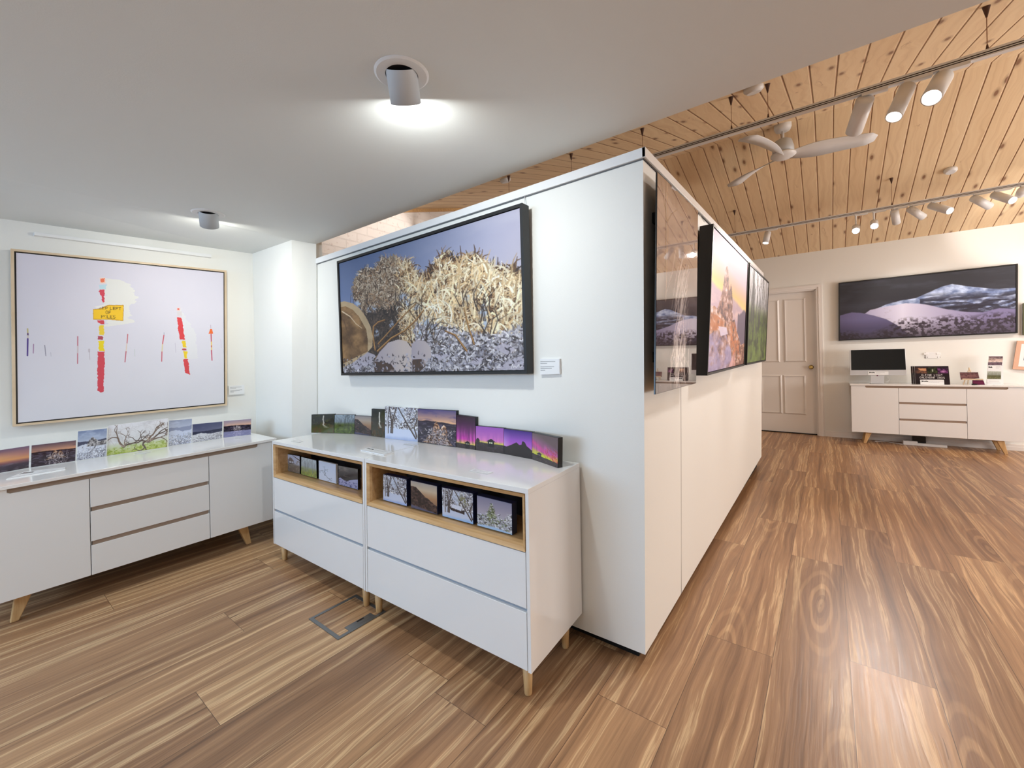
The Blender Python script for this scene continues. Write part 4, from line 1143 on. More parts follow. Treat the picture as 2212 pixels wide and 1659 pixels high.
def sideboard(A_bot, B_bot, B_top, A_top, back, label, seams, slot, over):
    back = np.array(back, float); bw = np.linalg.norm(back)
    c = {}
    for i, (b, t_) in enumerate(((A_bot, A_top), (B_bot, B_top))):
        for j, p in enumerate((b, t_)):
            for k in (0, 1):
                c[i, j, k] = np.array(p, float) + back * k
    f = warp8(c); L = np.linalg.norm(np.array(B_bot) - A_bot); H = A_top[2] - A_bot[2]
    base = (np.array(A_bot, float) + B_bot) / 2 + back / 2; base[2] = 0
    o = root('sideboard', base, label, 'sideboard')
    e = .0016 / L; d = .019 / bw; s0, s1 = seams; v = lambda z: z
    MB().box((.004, .004, d * 1.02), (.996, .968, 1), f).build('carcass', M['satin'], o, bevel=.001)
    MB().box((-over, .970, -.012 / bw), (1 + over, 1., 1), f).build('top', M['gloss'], o, bevel=.0015)
    MB().box((slot[0] - .002, .915, d * .3), (slot[1] + .002, .969, d), f).build('finger_groove', M['walnut'], o)
    vs = .925

    def front(pts, name):
        q = [f(u, vv, 0.) for u, vv in pts]; r = f(.5, .5, d) - f(.5, .5, 0)
        return MB().prism(q, r).build(name, M['satin'], o, bevel=.001)
    k = .012 * 0 + .008
    front([(0, 0), (s0 - e, 0), (s0 - e, vs), (slot[0] + k, vs), (slot[0], vs + .012), (slot[0], .966), (0, .966)], 'door')
    front([(s1 + e, 0), (1, 0), (1, .966), (slot[1], .966), (slot[1], vs + .012), (slot[1] - k, vs), (s1 + e, vs)], 'door')
    z = ((0, .280), (.322, .606), (.648, .925)); g = ((.278, .326), (.604, .652))
    for a, b in z:
        # upper corners of a drawer front rise to the seam beside its grip
        last = b > .9
        if last:
            pts = [(s0 + e, a), (s1 - e, a), (s1 - e, b), (s0 + e, b)]
        else:
            pts = [(s0 + e, a), (s1 - e, a), (s1 - e, b + .030), (s1 - .012, b + .030), (s1 - .016, b), (s0 + .016, b), (s0 + .012, b + .030), (s0 + e, b + .030)]
            pts = [(s0 + e, a), (s1 - e, a), (s1 - e, b + .002), (s0 + e, b + .002)]
        front(pts, 'drawer')
    for a, b in g:
        MB().box((s0 + .006, a - .002, d * .25), (s1 - .006, b, d * 1.0), f).build('finger_groove', M['walnut'], o)
    for (u, w, su, sw) in ((.115, .16, -1, -1), (.87, .16, 1, -1), (.115, .84, -1, 1), (.87, .84, 1, 1)):
        top = f(u, 0, w); uu = f(1, 0, 0) - f(0, 0, 0); uu = uu / np.linalg.norm(uu); bb = back / bw
        bot = top + uu * su * .035 * H / .5 + bb * sw * .015; bot[2] = 0
        mb = MB(); r0, r1 = .023, .014
        mb.hexa([top + uu * a * r0 * 1.3 + bb * b * r0 + (0, 0, .004) for a, b in ((-1, -1), (1, -1), (1, 1), (-1, 1))], [bot + uu * a * r1 + bb * b * r1 for a, b in ((-1, -1), (1, -1), (1, 1), (-1, 1))])
        mb.build('leg', M['leg'], o, bevel=.004)
    return o, f


XS = -2.95
yL, yR = .035, 1.240
bR, tR = on_x(XS, 589.8, 1120.4), on_x(XS, 590.0, 946.8)
bl, tl = on_x(XS, 0, 1304.3), on_x(XS, 0, 1051.5)
ex = lambda a, b, y: a + (b - a) * (y - a[1]) / (b[1] - a[1])
LB = sideboard(ex(bl, bR, yL), ex(bl, bR, yR), ex(tl, tR, yR), ex(tl, tR, yL), (X_LEFT + .012 - XS, 0, 0),
               'long white sideboard against the left wall below the snow pole poster', ((.383 - yL) / (yR - yL), (.887 - yL) / (yR - yL)), ((.12 - yL) / (yR - yL), (1.155 - yL) / (yR - yL)), .022)
FLB = LB[1]
YS = 6.8817
fb0, fb1 = on_y(YS, 1840.3, 932.3), on_y(YS, 2212, 955.4); ft0, ft1 = on_y(YS, 1838.5, 829.4), on_y(YS, 2212, 833.2)
exx = lambda a, b, x: a + (b - a) * (x - a[0]) / (b[0] - a[0])
xa, xb = fb0[0], 1.69
RB = sideboard(exx(fb0, fb1, xa), exx(fb0, fb1, xb), exx(ft0, ft1, xb), exx(ft0, ft1, xa), (0, Y_FAR - .018 - YS, 0),
               'white sideboard on the far wall holding the computer and calendars', ((.677 - xa) / (xb - xa), (1.248 - xa) / (xb - xa)), ((.369 - xa) / (xb - xa), (1.56 - xa) / (xb - xa)), .008)
FRB = RB[1]

# ---------------------------------------------------------------- gloss display cabinets
YD = 1.1286
dTL, dTR, dBR, dBL = on_y(YD, 587.7, 952.3), on_y(YD, 1141, 1056.5), on_y(YD, 1148, 1456.4), on_y(YD, 591, 1173.7)
dm0, dm1 = on_y(YD, 787.0, 990.2), on_y(YD, 789.6, 1276.5)
depth = np.array([0, Y_PART - .012 - YD, 0])
tmp = on_y(YD + depth[1], 1251.7, 999.5)
rt = tmp - (dTR + depth)                                  # how the rear right corner sits
CABS = []


def cabinet(bl, br, tr, tl, label, bk_l, bk_r, legs):
    c = {}
    for i, (b, t_, bk) in enumerate(((bl, tl, bk_l), (br, tr, bk_r))):
        for j, p in enumerate((b, t_)):
            for k in (0, 1):
                c[i, j, k] = p + bk * k
    f = warp8(c); Wd = np.linalg.norm(br - bl); D = np.linalg.norm(bk_l); H = tl[2] - bl[2]
    base = (bl + br) / 2 + bk_l / 2; base[2] = 0
    o = root('display_cabinet', base, label, 'cabinet', None)
    tu, tv, d = .013 / Wd, .018 / H, .018 / D; n0, n1 = .655, .966; nd = .22 / D
    MB().box((0, 0, 0), (tu, 1 - tv, 1), f).box((1 - tu, 0, 0), (1, 1 - tv, 1), f).box((tu, 0, d * .5), (1 - tu, tv, 1), f).box((tu, tv, .95), (1 - tu, 1 - tv, 1), f).box((tu, n0 - .02, d * 1.1), (1 - tu, n0 - .004, .95), f).build('carcass', M['gloss'], o)
    MB().box((0, 1 - tv, -.001), (1, 1, 1), f).build('top', M['gloss'], o, bevel=.001)
    g = .003 / Wd
    for a, b in ((.004, .322), (.344, .648)):
        MB().box((tu + g, a, .0), (1 - tu - g, b, d), f).build('drawer', M['gloss'], o, bevel=.0012)
        MB().box((tu + g, b, d * .55), (1 - tu - g, b + .02, d * 1.6), f).build('grip_channel', M['shadow_gap'], o)
    # open niche lined with oak: splayed trim, then the box behind it
    lip = .013; a, b = tu + g, 1 - tu - g; lu = lip / Wd; lv = lip / H
    O = [(a, n0), (b, n0), (b, n1), (a, n1)]; I = [(a + lu, n0 + lv), (b - lu, n0 + lv), (b - lu, n1 - lv), (a + lu, n1 - lv)]
    J = [(a + lu * 1.3, n0 + lv * 1.3), (b - lu * 1.3, n0 + lv * 1.3), (b - lu * 1.3, n1 - lv * 1.3), (a + lu * 1.3, n1 - lv * 1.3)]
    mb = MB()
    for i in range(4):
        j = (i + 1) % 4
        mb.hexa([f(*O[i], -.002 / D), f(*O[j], -.002 / D), f(*I[j], .006 / D), f(*I[i], .006 / D)], [f(*O[i], d), f(*O[j], d), f(*J[j], d), f(*J[i], d)])
        mb.hexa([f(*O[i], d), f(*O[j], d), f(*J[j], d), f(*J[i], d)], [f(*O[i], nd), f(*O[j], nd), f(*J[j], nd), f(*J[i], nd)])
    mb.build('niche_trim', M['oak'], o)
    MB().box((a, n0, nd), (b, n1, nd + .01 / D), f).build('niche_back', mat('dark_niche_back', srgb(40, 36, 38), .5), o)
    for (x, y) in legs:
        z = f(max(.02, min(.98, (x - bl[0]) / (br[0] - bl[0]))), 0, .1)[2]
        MB().lathe((x, y, 0), (x, y, z + .002), [(0, .0115), (.04, .0135), (1, .0195)], 20).build('leg', M['leg'], o, smooth=True)
    CABS.append((o, f)); return o


gapx = np.array([.002, 0, 0])
bmid = depth + rt * ((dm0[0] - dTL[0]) / (dTR[0] - dTL[0])); bl_, br_ = depth * 1., depth + rt
lg = [on_z(0, *p) for p in ((615.3, 1209), (792, 1308), (819, 1322), (1141, 1499), (1226, 1393))]
yb = Y_PART - .07
cabinet(dBL, dm1 - gapx, dm0 - gapx, dTL, 'smaller gloss white cabinet at the left, narrow oak niche with four small prints', bl_, bmid, [(lg[0][0], lg[0][1]), (lg[1][0], lg[1][1]), (lg[0][0], yb), (lg[1][0], yb)])
cabinet(dm1 + gapx, dBR, dTR, dm0 + gapx, 'larger gloss white cabinet at the right, wide oak niche with four block prints', bmid, br_, [(lg[2][0], lg[2][1]), (lg[3][0], lg[3][1]), (lg[2][0], yb), (lg[4][0], yb)])
topn = np.cross(dTR - dTL, depth); topn = topn / np.linalg.norm(topn)
def on_cab(u, v): return on_plane(topn, (dTL + dTR) / 2, u, v)
sTL, sTR = FLB(0, 1, 0), FLB(1, 1, 0); sn = np.cross(sTR - sTL, (1, 0, 0)); sn /= np.linalg.norm(sn)
def on_sb(u, v): return on_plane(sn, sTL, u, v)
fTL, fTR = FRB(0, 1, 0), FRB(1, 1, 0); fn = np.cross(fTR - fTL, (0, 1, 0)); fn /= np.linalg.norm(fn)
def on_fsb(u, v): return on_plane(fn, fTL, u, v)

# floor box near the cabinets
fb = [on_z(.003, *p) for p in ((668.8, 1337.9), (732.4, 1380.2), (820, 1325), (757, 1290))]
ctr = sum(fb) / 4; o = root('floor_outlet_box', (ctr[0], ctr[1], 0), 'square steel-rimmed floor outlet box set flush in the timber floor', 'floor outlet')
x0, x1, y0, y1 = min(fb[0][0], fb[3][0]), max(fb[1][0], fb[2][0]), fb[0][1], fb[2][1]
y1 = y0 + (x1 - x0) * .98; b = .016
mb = MB().box((x0, y0, -.002), (x1, y0 + b, .003)).box((x0, y1 - b, -.002), (x1, y1, .003)).box((x0, y0 + b, -.002), (x0 + b, y1 - b, .003)).box((x1 - b, y0 + b, -.002), (x1, y1 - b, .003)); mb.build('rim', M['steel'], o)
MB().box((x0 + b, y0 + b, -.002), (x1 - b, y1 - b, .0012)).build('lid', M['floor'], o)
hp = MB().box((x1 - b - .035, y0 + .06, .001), (x1 - b, y1 - .05, .0032)).build('handle_plate', M['steel'], o)
MB().box((x1 - b - .03, (y0 + y1) / 2 - .005, .0028), (x1 - b - .022, (y0 + y1) / 2 + .03, .0036)).build('finger_slot', M['dark'], o)
# ---------------------------------------------------------------- large pictures
QY = lambda y, *p: [on_y(y, *q) for q in p]
QX = lambda x, *p: [on_x(x, *q) for q in p]
Q = QX(X_LEFT + .045, (23.1, 536.7), (489.5, 584.4), (490.9, 875.7), (27.5, 922))
framed('framed_poster', Q, (-.04, 0, 0), .012, 'large pale poster of red and yellow snow poles in a thin ash frame', 'picture', art_poles() * .98, M['ash'], M['canvas'], gap=.007, lip=.004)
a, b = on_y(Y_PART - .075, 727.3, 564.5), on_y(Y_PART - .075, 1127.7, 437.9)
c, d = on_y(Y_PART - .055, 1138.1, 807.8), on_y(Y_PART - .055, 736.8, 811)
framed('framed_photo', [a, b, c, d], (0, .05, 0), .014, 'large black framed photo of frosted snow gums above the display cabinets', 'picture', art_snow_trees() ** 1.12 * .9, M['black'], M['canvas'], gap=.003, lip=.006)
xp = X_PART
Q = QX(xp + .06, (1420.1, 371), (1507.9, 455.6), (1503.8, 828), (1416, 852.2))
gp = block('glass_print', Q, (-.006, 0, 0), 'tall glossy waterfall print standing off the partition side, nearest its corner', 'picture', art_veil_fall(), M['dark'], M['glass_print'])
cq = sum(np.array(q) for q in Q) / 4
MB().box((xp + .002, cq[1] - .18, cq[2] - .3), (xp + .053, cq[1] + .18, cq[2] - .26)).build('standoff_batten', M['dark'], gp)
MB().box((xp + .002, cq[1] - .18, cq[2] + .24), (xp + .053, cq[1] + .18, cq[2] + .28)).build('standoff_batten', M['dark'], gp)
Q = QX(xp + .095, (1541.4, 482.9), (1617.3, 563.8)) + QX(xp + .075, (1607.9, 790), (1528, 811.4))
framed('framed_photo', Q, (-.066, 0, 0), .012, 'black framed photo of a snowy rock spire at sunrise on the partition side', 'picture', art_sunrise_spire(), M['black'], M['canvas'], gap=.003, lip=.004)
Q = QX(xp + .085, (1620.4, 568.5), (1661.2, 609.2)) + QX(xp + .07, (1654.3, 780), (1613.5, 788.8))
framed('framed_photo', Q, (-.05, 0, 0), .012, 'black framed photo of misty green forest, last on the partition side', 'picture', art_forest(), M['black'], M['canvas'], gap=.003, lip=.004)
Q = QY(Y_FAR - .05, (1811.5, 610.9), (2199.2, 569.2), (2198.6, 719.6), (1811.5, 736.2))
framed('framed_panorama', Q, (0, .045, 0), .013, 'wide black framed night panorama of snow mountains on the far wall', 'picture', np.clip(art_panorama() ** 1.15 * np.array([.9, .94, 1.0]), 0, 1), M['black'], M['canvas'], gap=.002, lip=.004)
Q = QY(Y_FAR - .03, (2210.3, 655), (2330, 642), (2330, 722), (2210.3, 724))
framed('framed_picture', Q, (0, .025, 0), .014, 'dark green framed picture cut off at the right edge of the photo', 'picture', art_darkfall(60, 50, 61), mat('green_frame', srgb(86, 92, 62), .5), M['satin_print'])
Q = QY(Y_FAR - .03, (2197.7, 736), (2262, 736), (2256, 802), (2187.6, 797.5))
p = Pic(60, 60, (240, 238, 240)); p.mix(((p.U > .22) & (p.U < .78) & (p.V > .3) & (p.V < .72)).astype(float), (70, 72, 110))
framed('framed_print', Q, (0, .02, 0), .034, 'small matted print in a rose wood frame at the right edge, hanging askew', 'picture', p.out(), M['rose'], M['satin_print'], gap=.001, lip=.003)

# hanging wires
def wire(pts, r, label, cat='wire', name='hanging_wire', m_=None):
    return tag(MB().path(pts, r).build(name, m_ or M['cable']), label, cat)
h = on_y(Y_PART - .004, 1133.5, 427); wire([h + (0, 0, .012), h, on_y(Y_PART - .03, 1132, 447)], .0012, 'short white hanging wire above the snow gum photo', name='hanging_wire')
h = on_x(xp + .014, 1508, 458); wire([h, h + (.03, .0, -.06)], .0016, 'short white hanging wire beside the glass waterfall print')

# wall labels
def plate(Qx, back, label, img, name='wall_label', cat='label', side=None, group=None):
    return block(name, Qx, back, label, cat, img, side or M['paper'], M['satin_print'], group)
plate(QX(X_LEFT + .012, (493.8, 833.7), (527.9, 831.7), (527.9, 851.1), (494.7, 854)), (-.011, 0, 0), 'small white title card on the wall right of the snow pole poster', art_label(70, 42, 44))
plate(QY(Y_PART - .012, (1166.2, 775.3), (1208.4, 775.3), (1209.2, 808.2), (1166.9, 810.1)), (0, .011, 0), 'small white title card right of the snow gum photo', art_label(80, 62, 46, lines=((.03, .16, .78), (.03, .28, .36), (.03, .5, .72), (.03, .61, .6), (.03, .72, .25))))

# ---------------------------------------------------------------- small prints on the left sideboard
def upright(bl_, br_, tl_px, tr_px, lean=0.):
    """stand a board on its two base points and reach up to the measured top pixels"""
    e = br_ - bl_; n = np.cross(e, (0, 0, 1)); n /= np.linalg.norm(n)
    def up(p, px):
        q = on_plane(n, p, *px); z = q[2] - p[2]
        return p + np.array([0, 0, z]) + (q - p - np.array([0, 0, z])) * .0 + e / np.linalg.norm(e) * np.clip((q - p) @ e / np.linalg.norm(e), -.02, .02)
    return [up(bl_, tl_px), up(br_, tr_px), br_, bl_]


GL = 'small prints in a row on the left sideboard'
rows = [
    ((-74, 1036), (62.7, 1011.6), (-74, 984), (62.7, 963.4), art_glow(), 'small sunset sea print, first in the row on the left sideboard'),
    ((66, 1011.3), (163.2, 996.6), (66, 963), (163.4, 951.6), art_castle(130, 70, 51, ((96, 78, 92), (206, 152, 120)), (48, 36, 44), (150, 106, 76), .56, .36, .62), 'small dark print of lit rocks at dusk on the left sideboard'),
    ((165.5, 996.2), (229.2, 986.5), (166.1, 932.6), (229.9, 926.1), art_snowfield(), 'small portrait print of a snowy boulder under pale blue sky'),
    ((230.3, 985.8), (361.9, 966.4), (231.3, 920.7), (361.9, 904.1), art_gum(), 'wide print of twisted gum trees on bright green grass'),
    ((364.3, 964.8), (413.7, 957.6), (363.2, 909.2), (413.7, 905.1), art_snowfield(80, 90, 53, ((150, 160, 186), (176, 186, 208)), .28, (140, 150, 178), (196, 206, 228), False, (112, 116, 130)), 'pale blue print of a frosted snow slope right of the gum tree print'),
    ((415.1, 957.6), (479.9, 947.4), (414.5, 917.3), (479.9, 910.9), art_snowfield(110, 64, 55, ((70, 76, 108), (96, 100, 128)), .42, (50, 54, 76), (206, 208, 216), False, (110, 110, 116)), 'small landscape print of a white ridge under dark blue sky'),
    ((482.3, 946.7), (542, 939.7), (481.9, 910.1), (542.3, 905.1), art_castle(100, 60, 57, ((150, 140, 160), (214, 172, 150)), (30, 28, 44), (190, 190, 206), .5, .34, .4), 'small print of a dark peak over violet snow, last in the left row'),
]
im = rows[6][4]; hgt = im.shape[0]; im[int(hgt * .68):] = im[int(hgt * .68):] * .35 + np.array((176, 178, 226)) / 255 * .65
for (bl2, br2, tl2, tr2, img, lab) in rows:
    B0, B1 = on_sb(*bl2), on_sb(*br2)
    Qp = [q_ + (0, 0, .002) for q_ in upright(B0, B1, tl2, tr2)]
    e = B1 - B0; bk = np.array([-e[1], e[0], 0]); bk /= np.linalg.norm(bk); bk = bk if bk[0] < 0 else -bk
    o = block('photo_print', Qp, bk * .008, lab, 'print', img, M['acrylic'], M['gloss_print'], GL)

# ---------------------------------------------------------------- block prints on the display cabinets
GC = 'block prints in an arc on the display cabinets'
blocks = [
    ((672.1, 935.2), (721.4, 935.7), (672.1, 895.9), (721.4, 894.7), art_darkfall(90, 70, 62, .55), 'small block print of a white waterfall in dark green, leftmost in the arc', 'b'),
    ((721.4, 935.7), (765.6, 937.4), (722.5, 895.9), (765.6, 896.2), art_forest(80, 72, 63, (150, 166, 180), (52, 56, 58), (84, 100, 46), (40, 52, 26), .55, 7), 'small block print of bare trunks over green scrub', 'b'),
    ((765.9, 937.7), (802, 942), (765.9, 897.9), (801.7, 899.8), art_hillside(66, 74, 64) * np.array([.8, .8, .85]), 'small block print of a grey misty cliff and brown rocks', 'b'),
    ((802, 942), (830.7, 946.1), (802, 883.1), (830.5, 884.6), art_darkfall(50, 100, 65, .62, (60, 58, 38), .12, .66), 'narrow tall block print of a thin waterfall in dark rock', 'b'),
    ((831.2, 947.2), (902.1, 955.5), (830.7, 877.4), (901.8, 881.7), art_winter_gums(130, 130, 66), 'large pale block print of snow gums in a snowy clearing', 'w'),
    ((901.8, 955.3), (984.8, 966.8), (901.5, 883.1), (984.5, 887.7), art_castle(150, 140, 67), 'large block print of sunlit rock towers under a sunset sky', 'b'),
    ((985.3, 966.8), (1026.8, 972.7), (984.8, 896.1), (1026.3, 901.5), art_aurora(70, 120, 68, 'hut', (70, 44, 84), (206, 60, 170), (214, 196, 90), .84, .6, .36, True), 'tall dark block print of a hut under a magenta aurora', 'b'),
    ((1027.3, 973), (1088.3, 981.7), (1026.8, 920), (1087.8, 925.3), art_aurora(120, 106, 69, 'hut2', (150, 84, 180), (214, 120, 190), (206, 206, 70), .64, .56, .34), 'block print of a hut with a lit window under pink aurora', 'b'),
    ((1088.3, 981.7), (1149.3, 993.4), (1087.8, 926.1), (1149, 933.8), art_aurora(120, 120, 70, 'peak'), 'block print of a black peak against violet sky', 'b'),
    ((1149.3, 993.4), (1205.1, 1012.6), (1149, 934.5), (1205.1, 946.1), art_aurora(120, 130, 71, 'wide', (110, 90, 100), (190, 80, 160), (206, 214, 50), .74, .3, .24), 'block print of green and red aurora, rightmost in the arc', 'b'),
]
for i, (bl2, br2, tl2, tr2, img, lab, k) in enumerate(blocks):
    B0, B1 = on_cab(*bl2), on_cab(*br2)
    Qp = [q_ + (0, 0, .001) for q_ in upright(B0, B1, tl2, tr2)]
    e = B1 - B0; bk = np.array([-e[1], e[0], 0]); bk /= np.linalg.norm(bk); bk = bk if bk[1] > 0 else -bk
    block('block_print', Qp, bk * (.018 if i != 9 else .022), lab, 'print', img, M['black'] if k == 'b' else M['acrylic'], M['gloss_print'], GC)

# prints in the two niches
def in_niche(ci, quads, GN, d_in):
    o, f = CABS[ci]
    for (bl2, br2, tr2, tl2, img, lab, thick, side) in quads:
        y = YD + d_in
        Qp = [on_y(y, *tl2), on_y(y, *tr2), on_y(y, *br2), on_y(y, *bl2)]
        fz = lambda x: f((x - dTL[0]) / (dm0[0] - dTL[0]) if ci == 0 else (x - dm0[0]) / (dTR[0] - dm0[0]), .655, 0)[2] + .0205
        for k in (2, 3):
            Qp[k][2] = max(Qp[k][2], fz(Qp[k][0]))
            Qp[k][2] = fz(Qp[k][0])
        block('block_print', Qp, (0, thick, 0), lab, 'print', img, side, M['gloss_print'], GN)
nc = lambda x, y: (580 + x / 6.9125, 940 + y / 6.9125)
G1 = 'small prints in the left cabinet niche'
in_niche(0, [
    (nc(262, 563), nc(470, 615), nc(465, 312), nc(257, 277), art_hut(), 'small print of a snowy hut, first in the left niche', .012, M['dark']),
    (nc(488, 618), nc(722, 690), nc(714, 378), nc(488, 322), art_forest(76, 100, 72, (190, 200, 206), (120, 124, 124), (150, 160, 76), (110, 116, 70), .66, 9), 'small print of grey trees over yellow grass in the left niche', .012, M['dark']),
    (nc(752, 700), nc(1010, 776), nc(1003, 438), nc(748, 380), art_lone_tree(), 'pale print of one small bare tree in the left niche', .012, M['acrylic']),
    (nc(1048, 770), nc(1338, 890), nc(1334, 505), nc(1042, 452), art_dusk_snow(), 'dark print of dusk hills over violet snow in the left niche', .012, M['dark'])], G1, .075)
n2 = lambda x, y: (800 + x / 5.821, 1000 + y / 5.821)
G2 = 'acrylic blocks in the right cabinet niche'
in_niche(1, [
    (n2(160, 465), n2(460, 545), n2(455, 205), n2(160, 142), art_winter_gums(100, 100, 73, (110, 150, 230)), 'acrylic block of snow gum trunks, first in the right niche', .028, M['navy']),
    (n2(510, 560), n2(843, 655), n2(838, 292), n2(505, 218), art_hillside(), 'acrylic block of a dark hillside at sunset in the right niche', .028, M['navy']),
    (n2(905, 690), n2(1295, 785), n2(1290, 385), n2(898, 305), art_winter_gums(110, 100, 75, (90, 170, 250), True), 'acrylic block of a snow covered cabin in the right niche', .028, M['navy']),
    (n2(1343, 795), n2(1785, 935), n2(1780, 512), n2(1338, 405), art_firs(), 'acrylic block of snowy conifers, last in the right niche', .028, M['navy'])], G2, .045)

# ---------------------------------------------------------------- cards lying on the furniture
def card(pts, plane, thick, lab, img, name='price_card', group=None):
    P = [plane(*p) for p in pts]; up = np.array([0, 0, thick])
    return block(name, [p + up for p in P], -up * .96, lab, 'card', img, M['paper'], M['satin_print'], group)
k8 = nc
card([k8(1500, 198), k8(1868, 270), k8(1725, 306), k8(1375, 232)], on_cab, .006, 'thick white acrylic card with a dark mountain mark, middle of the cabinet top', art_label(90, 60, 81, True, ((.4, .3, .9), (.4, .45, .8))))
card([k8(395, 66), k8(520, 92), k8(455, 113), k8(330, 92)], on_cab, .0015, 'tiny white price card at the left end of the cabinet top', art_label(40, 24, 82))
card([k8(2080, 120), k8(2195, 145), k8(2130, 160), k8(2005, 140)], on_cab, .0015, 'tiny white price card in front of the sunlit rock block', art_label(40, 24, 83))
k7 = lambda x, y: (900 + x / 6.506, 860 + y / 6.506)
card([k7(810, 993), k7(1085, 1045), k7(1000, 1076), k7(735, 1027)], on_cab, .0015, 'white price card in front of the pink aurora blocks', art_label(60, 30, 84))
l1 = lambda x, y: (x / 7.373, 880 + y / 7.373)
card([l1(380, 1040), l1(1040, 968), l1(1040, 990), l1(100, 1150)], on_sb, .005, 'long white acrylic card with a dark mountain mark on the left sideboard', art_label(110, 60, 85, True, ((.5, .3, .9), (.5, .5, .8))))
l2 = lambda x, y: (160 + x / 4.608, 920 + y / 4.608)
card([l2(700, 262), l2(780, 256), l2(700, 276), l2(590, 284)], on_sb, .0015, 'slim white price card in front of the gum tree print', art_label(40, 20, 86))
l3 = lambda x, y: (290 + x / 7.373, 880 + y / 7.373)
card([l3(1600, 492), l3(1730, 484), l3(1700, 496), l3(1580, 504)], on_sb, .0015, 'slim white price card in front of the dark peak print', art_label(40, 20, 87))

# ---------------------------------------------------------------- things on the far sideboard
zt = lambda u, v: on_fsb(u, v)
c4 = lambda x, y: (1820 + x / 8.508, 740 + y / 8.508)
ym = 7.02
stb = on_y(ym, 1895, 824.5); ztop = FRB(.2, 1, .5)[2] + .0015
o = root('computer', (stb[0], ym, ztop), 'slim white all-in-one computer with black screen on the far sideboard', 'computer')
Q = [on_y(ym, *c4(*p)) for p in ((128, 112 + 30), (1152, 108), (1180, 600), (136, 600))]
MB().hexa(Q, [q + (0, .012, 0) for q in Q]).build('casing', M['alu'], o, bevel=.002)
S = [on_y(ym - .0012, *c4(*p)) for p in ((154, 140), (1142, 114), (1166, 500), (161, 508))]
MB().hexa(S, [q + (0, .001, 0) for q in S]).build('screen', M['screen'], o)
a, b, c_, d_ = [on_y(ym, *c4(*p)) for p in ((515, 600), (765, 600), (765, 722), (515, 722))]
c_[2] = d_[2] = ztop
MB().hexa([a, b, c_, d_], [q + (0, .006, 0) for q in (a + (0, .05, 0), b + (0, .05, 0), c_, d_)]).box((d_[0] - .003, ym - .045, ztop), (c_[0] + .003, ym + .07, ztop + .004)).build('stand', M['alu'], o, bevel=.001)
Lq = [on_y(ym - .003, *c4(*p)) for p in ((470, 530), (845, 530), (845, 594), (470, 594))]
picture('sticker', art_label(80, 26, 91, True, ((.4, .3, .8), (.4, .55, .6))), *Lq, M['satin_print'], o)
mk = on_y(ym - .0035, *c4(640, 606)); MB().tube(mk, mk + (0, .003, 0), .008, n=16).build('emblem', M['magenta'], o)
w = [on_y(ym + .02, *c4(*p)) for p in ((785, 722), (815, 728), (860, 690))]
for q in w: q[2] = max(q[2], ztop + .003)
tag(MB().path(w + [w[2] + (0, .14, .03)], .0025).build('power_cable', M['cable']), 'thin white cable trailing from the computer stand', 'cable')

cal = art_calendar()
for i, lab in enumerate(('black panoramic calendar at the front of the standing stack', 'black calendar just behind the front one, only its left edge showing', 'black calendar at the back of the stack, only its left edge showing')):
    y = 6.985 + .016 * i; dx = -35 * i
    Q = [on_y(y, *c4(*p)) for p in ((1322 + dx, 434), (1950 + dx, 430), (1982 + dx, 728), (1336 + dx, 724 + i * 3))]
    for k in (2, 3): Q[k][2] = ztop + .0005
    Q[0] = Q[0] + (0, .0, 0)
    sh = np.array([0, .006, 0])
    block('calendar', [Q[0] + sh, Q[1] + sh, Q[2], Q[3]], (0, .005, 0), lab, 'calendar', cal if i == 0 else cal[::2, ::2], M['paper'], M['gloss_print'], 'calendars standing on the far sideboard')
Q = [on_y(6.955, *c4(*p)) for p in ((1425, 682), (1865, 684), (1872, 765), (1432, 765))]
for k in (2, 3): Q[k][2] = ztop + .0005
Q[0][2] += 0; block('acrylic_label', Q, (0, .012, 0), 'white acrylic sign with a dark mark in front of the calendars', 'sign', art_label(100, 26, 92, True, ((.36, .3, .95), (.36, .55, .8))), M['acrylic'], M['satin_print'])

c3 = lambda x, y: (2000 + x / 10.37, 720 + y / 10.37)
def q3(y, *p): return [on_y(y, *c3(*a)) for a in p]
eb = on_y(7.0, *c3(980, 1100)); ze = FRB(.6, 1, .5)[2] + .0015
o = root('mini_easel', (eb[0], 7.0, ze), 'tiny pale wood easel on the far sideboard', 'easel')
a, b = on_y(7.03, *c3(970, 790)), on_y(7.0, *c3(840, 1110)); b2 = on_y(7.0, *c3(1130, 1110)); b[2] = b2[2] = ze
mb = MB(); mb.tube(a, b, .005, n=8); mb.tube(a, b2, .005, n=8); mb.tube(a + (0, .002, -.005), (a[0], 7.10, ze), .005, n=8); mb.tube(a, a + (0, 0, .012), .007, n=8); mb.build('legs', M['ash'], o)
l = q3(6.995, (820, 1012), (1290, 1022), (1290, 1050), (820, 1046)); MB().hexa(l, [q + (0, .02, 0) for q in l]).build('ledge', M['ash'], o)
Q = q3(7.0, (755, 872), (1170, 872), (1205, 1010), (780, 1042)); block('art_card', Q, (0, .004, 0), 'small brown art card resting on the tiny easel', 'card', art_brownscene(80, 40, 47, (104, 70, 74), (134, 96, 96)), M['paper'], M['gloss_print'])
Q = q3(6.95, (1050, 1032), (1290, 1032), (1325, 1112), (1052, 1112))
for k in (2, 3): Q[k][2] = ze + .0005
Q[0][2] = Q[1][2] = ze + .052
block('gift_box', Q, (0, .03, 0), 'small plum coloured box in front of the tiny easel', 'box', art_brownscene(60, 24, 48, (92, 30, 62), (110, 44, 76)), M['magenta'], M['gloss_print'])
P = [zt(*c3(*p)) for p in ((1085, 1125), (1330, 1125), (1350, 1165), (1100, 1165))]
for p_ in P: p_[1] = min(p_[1], 6.945)
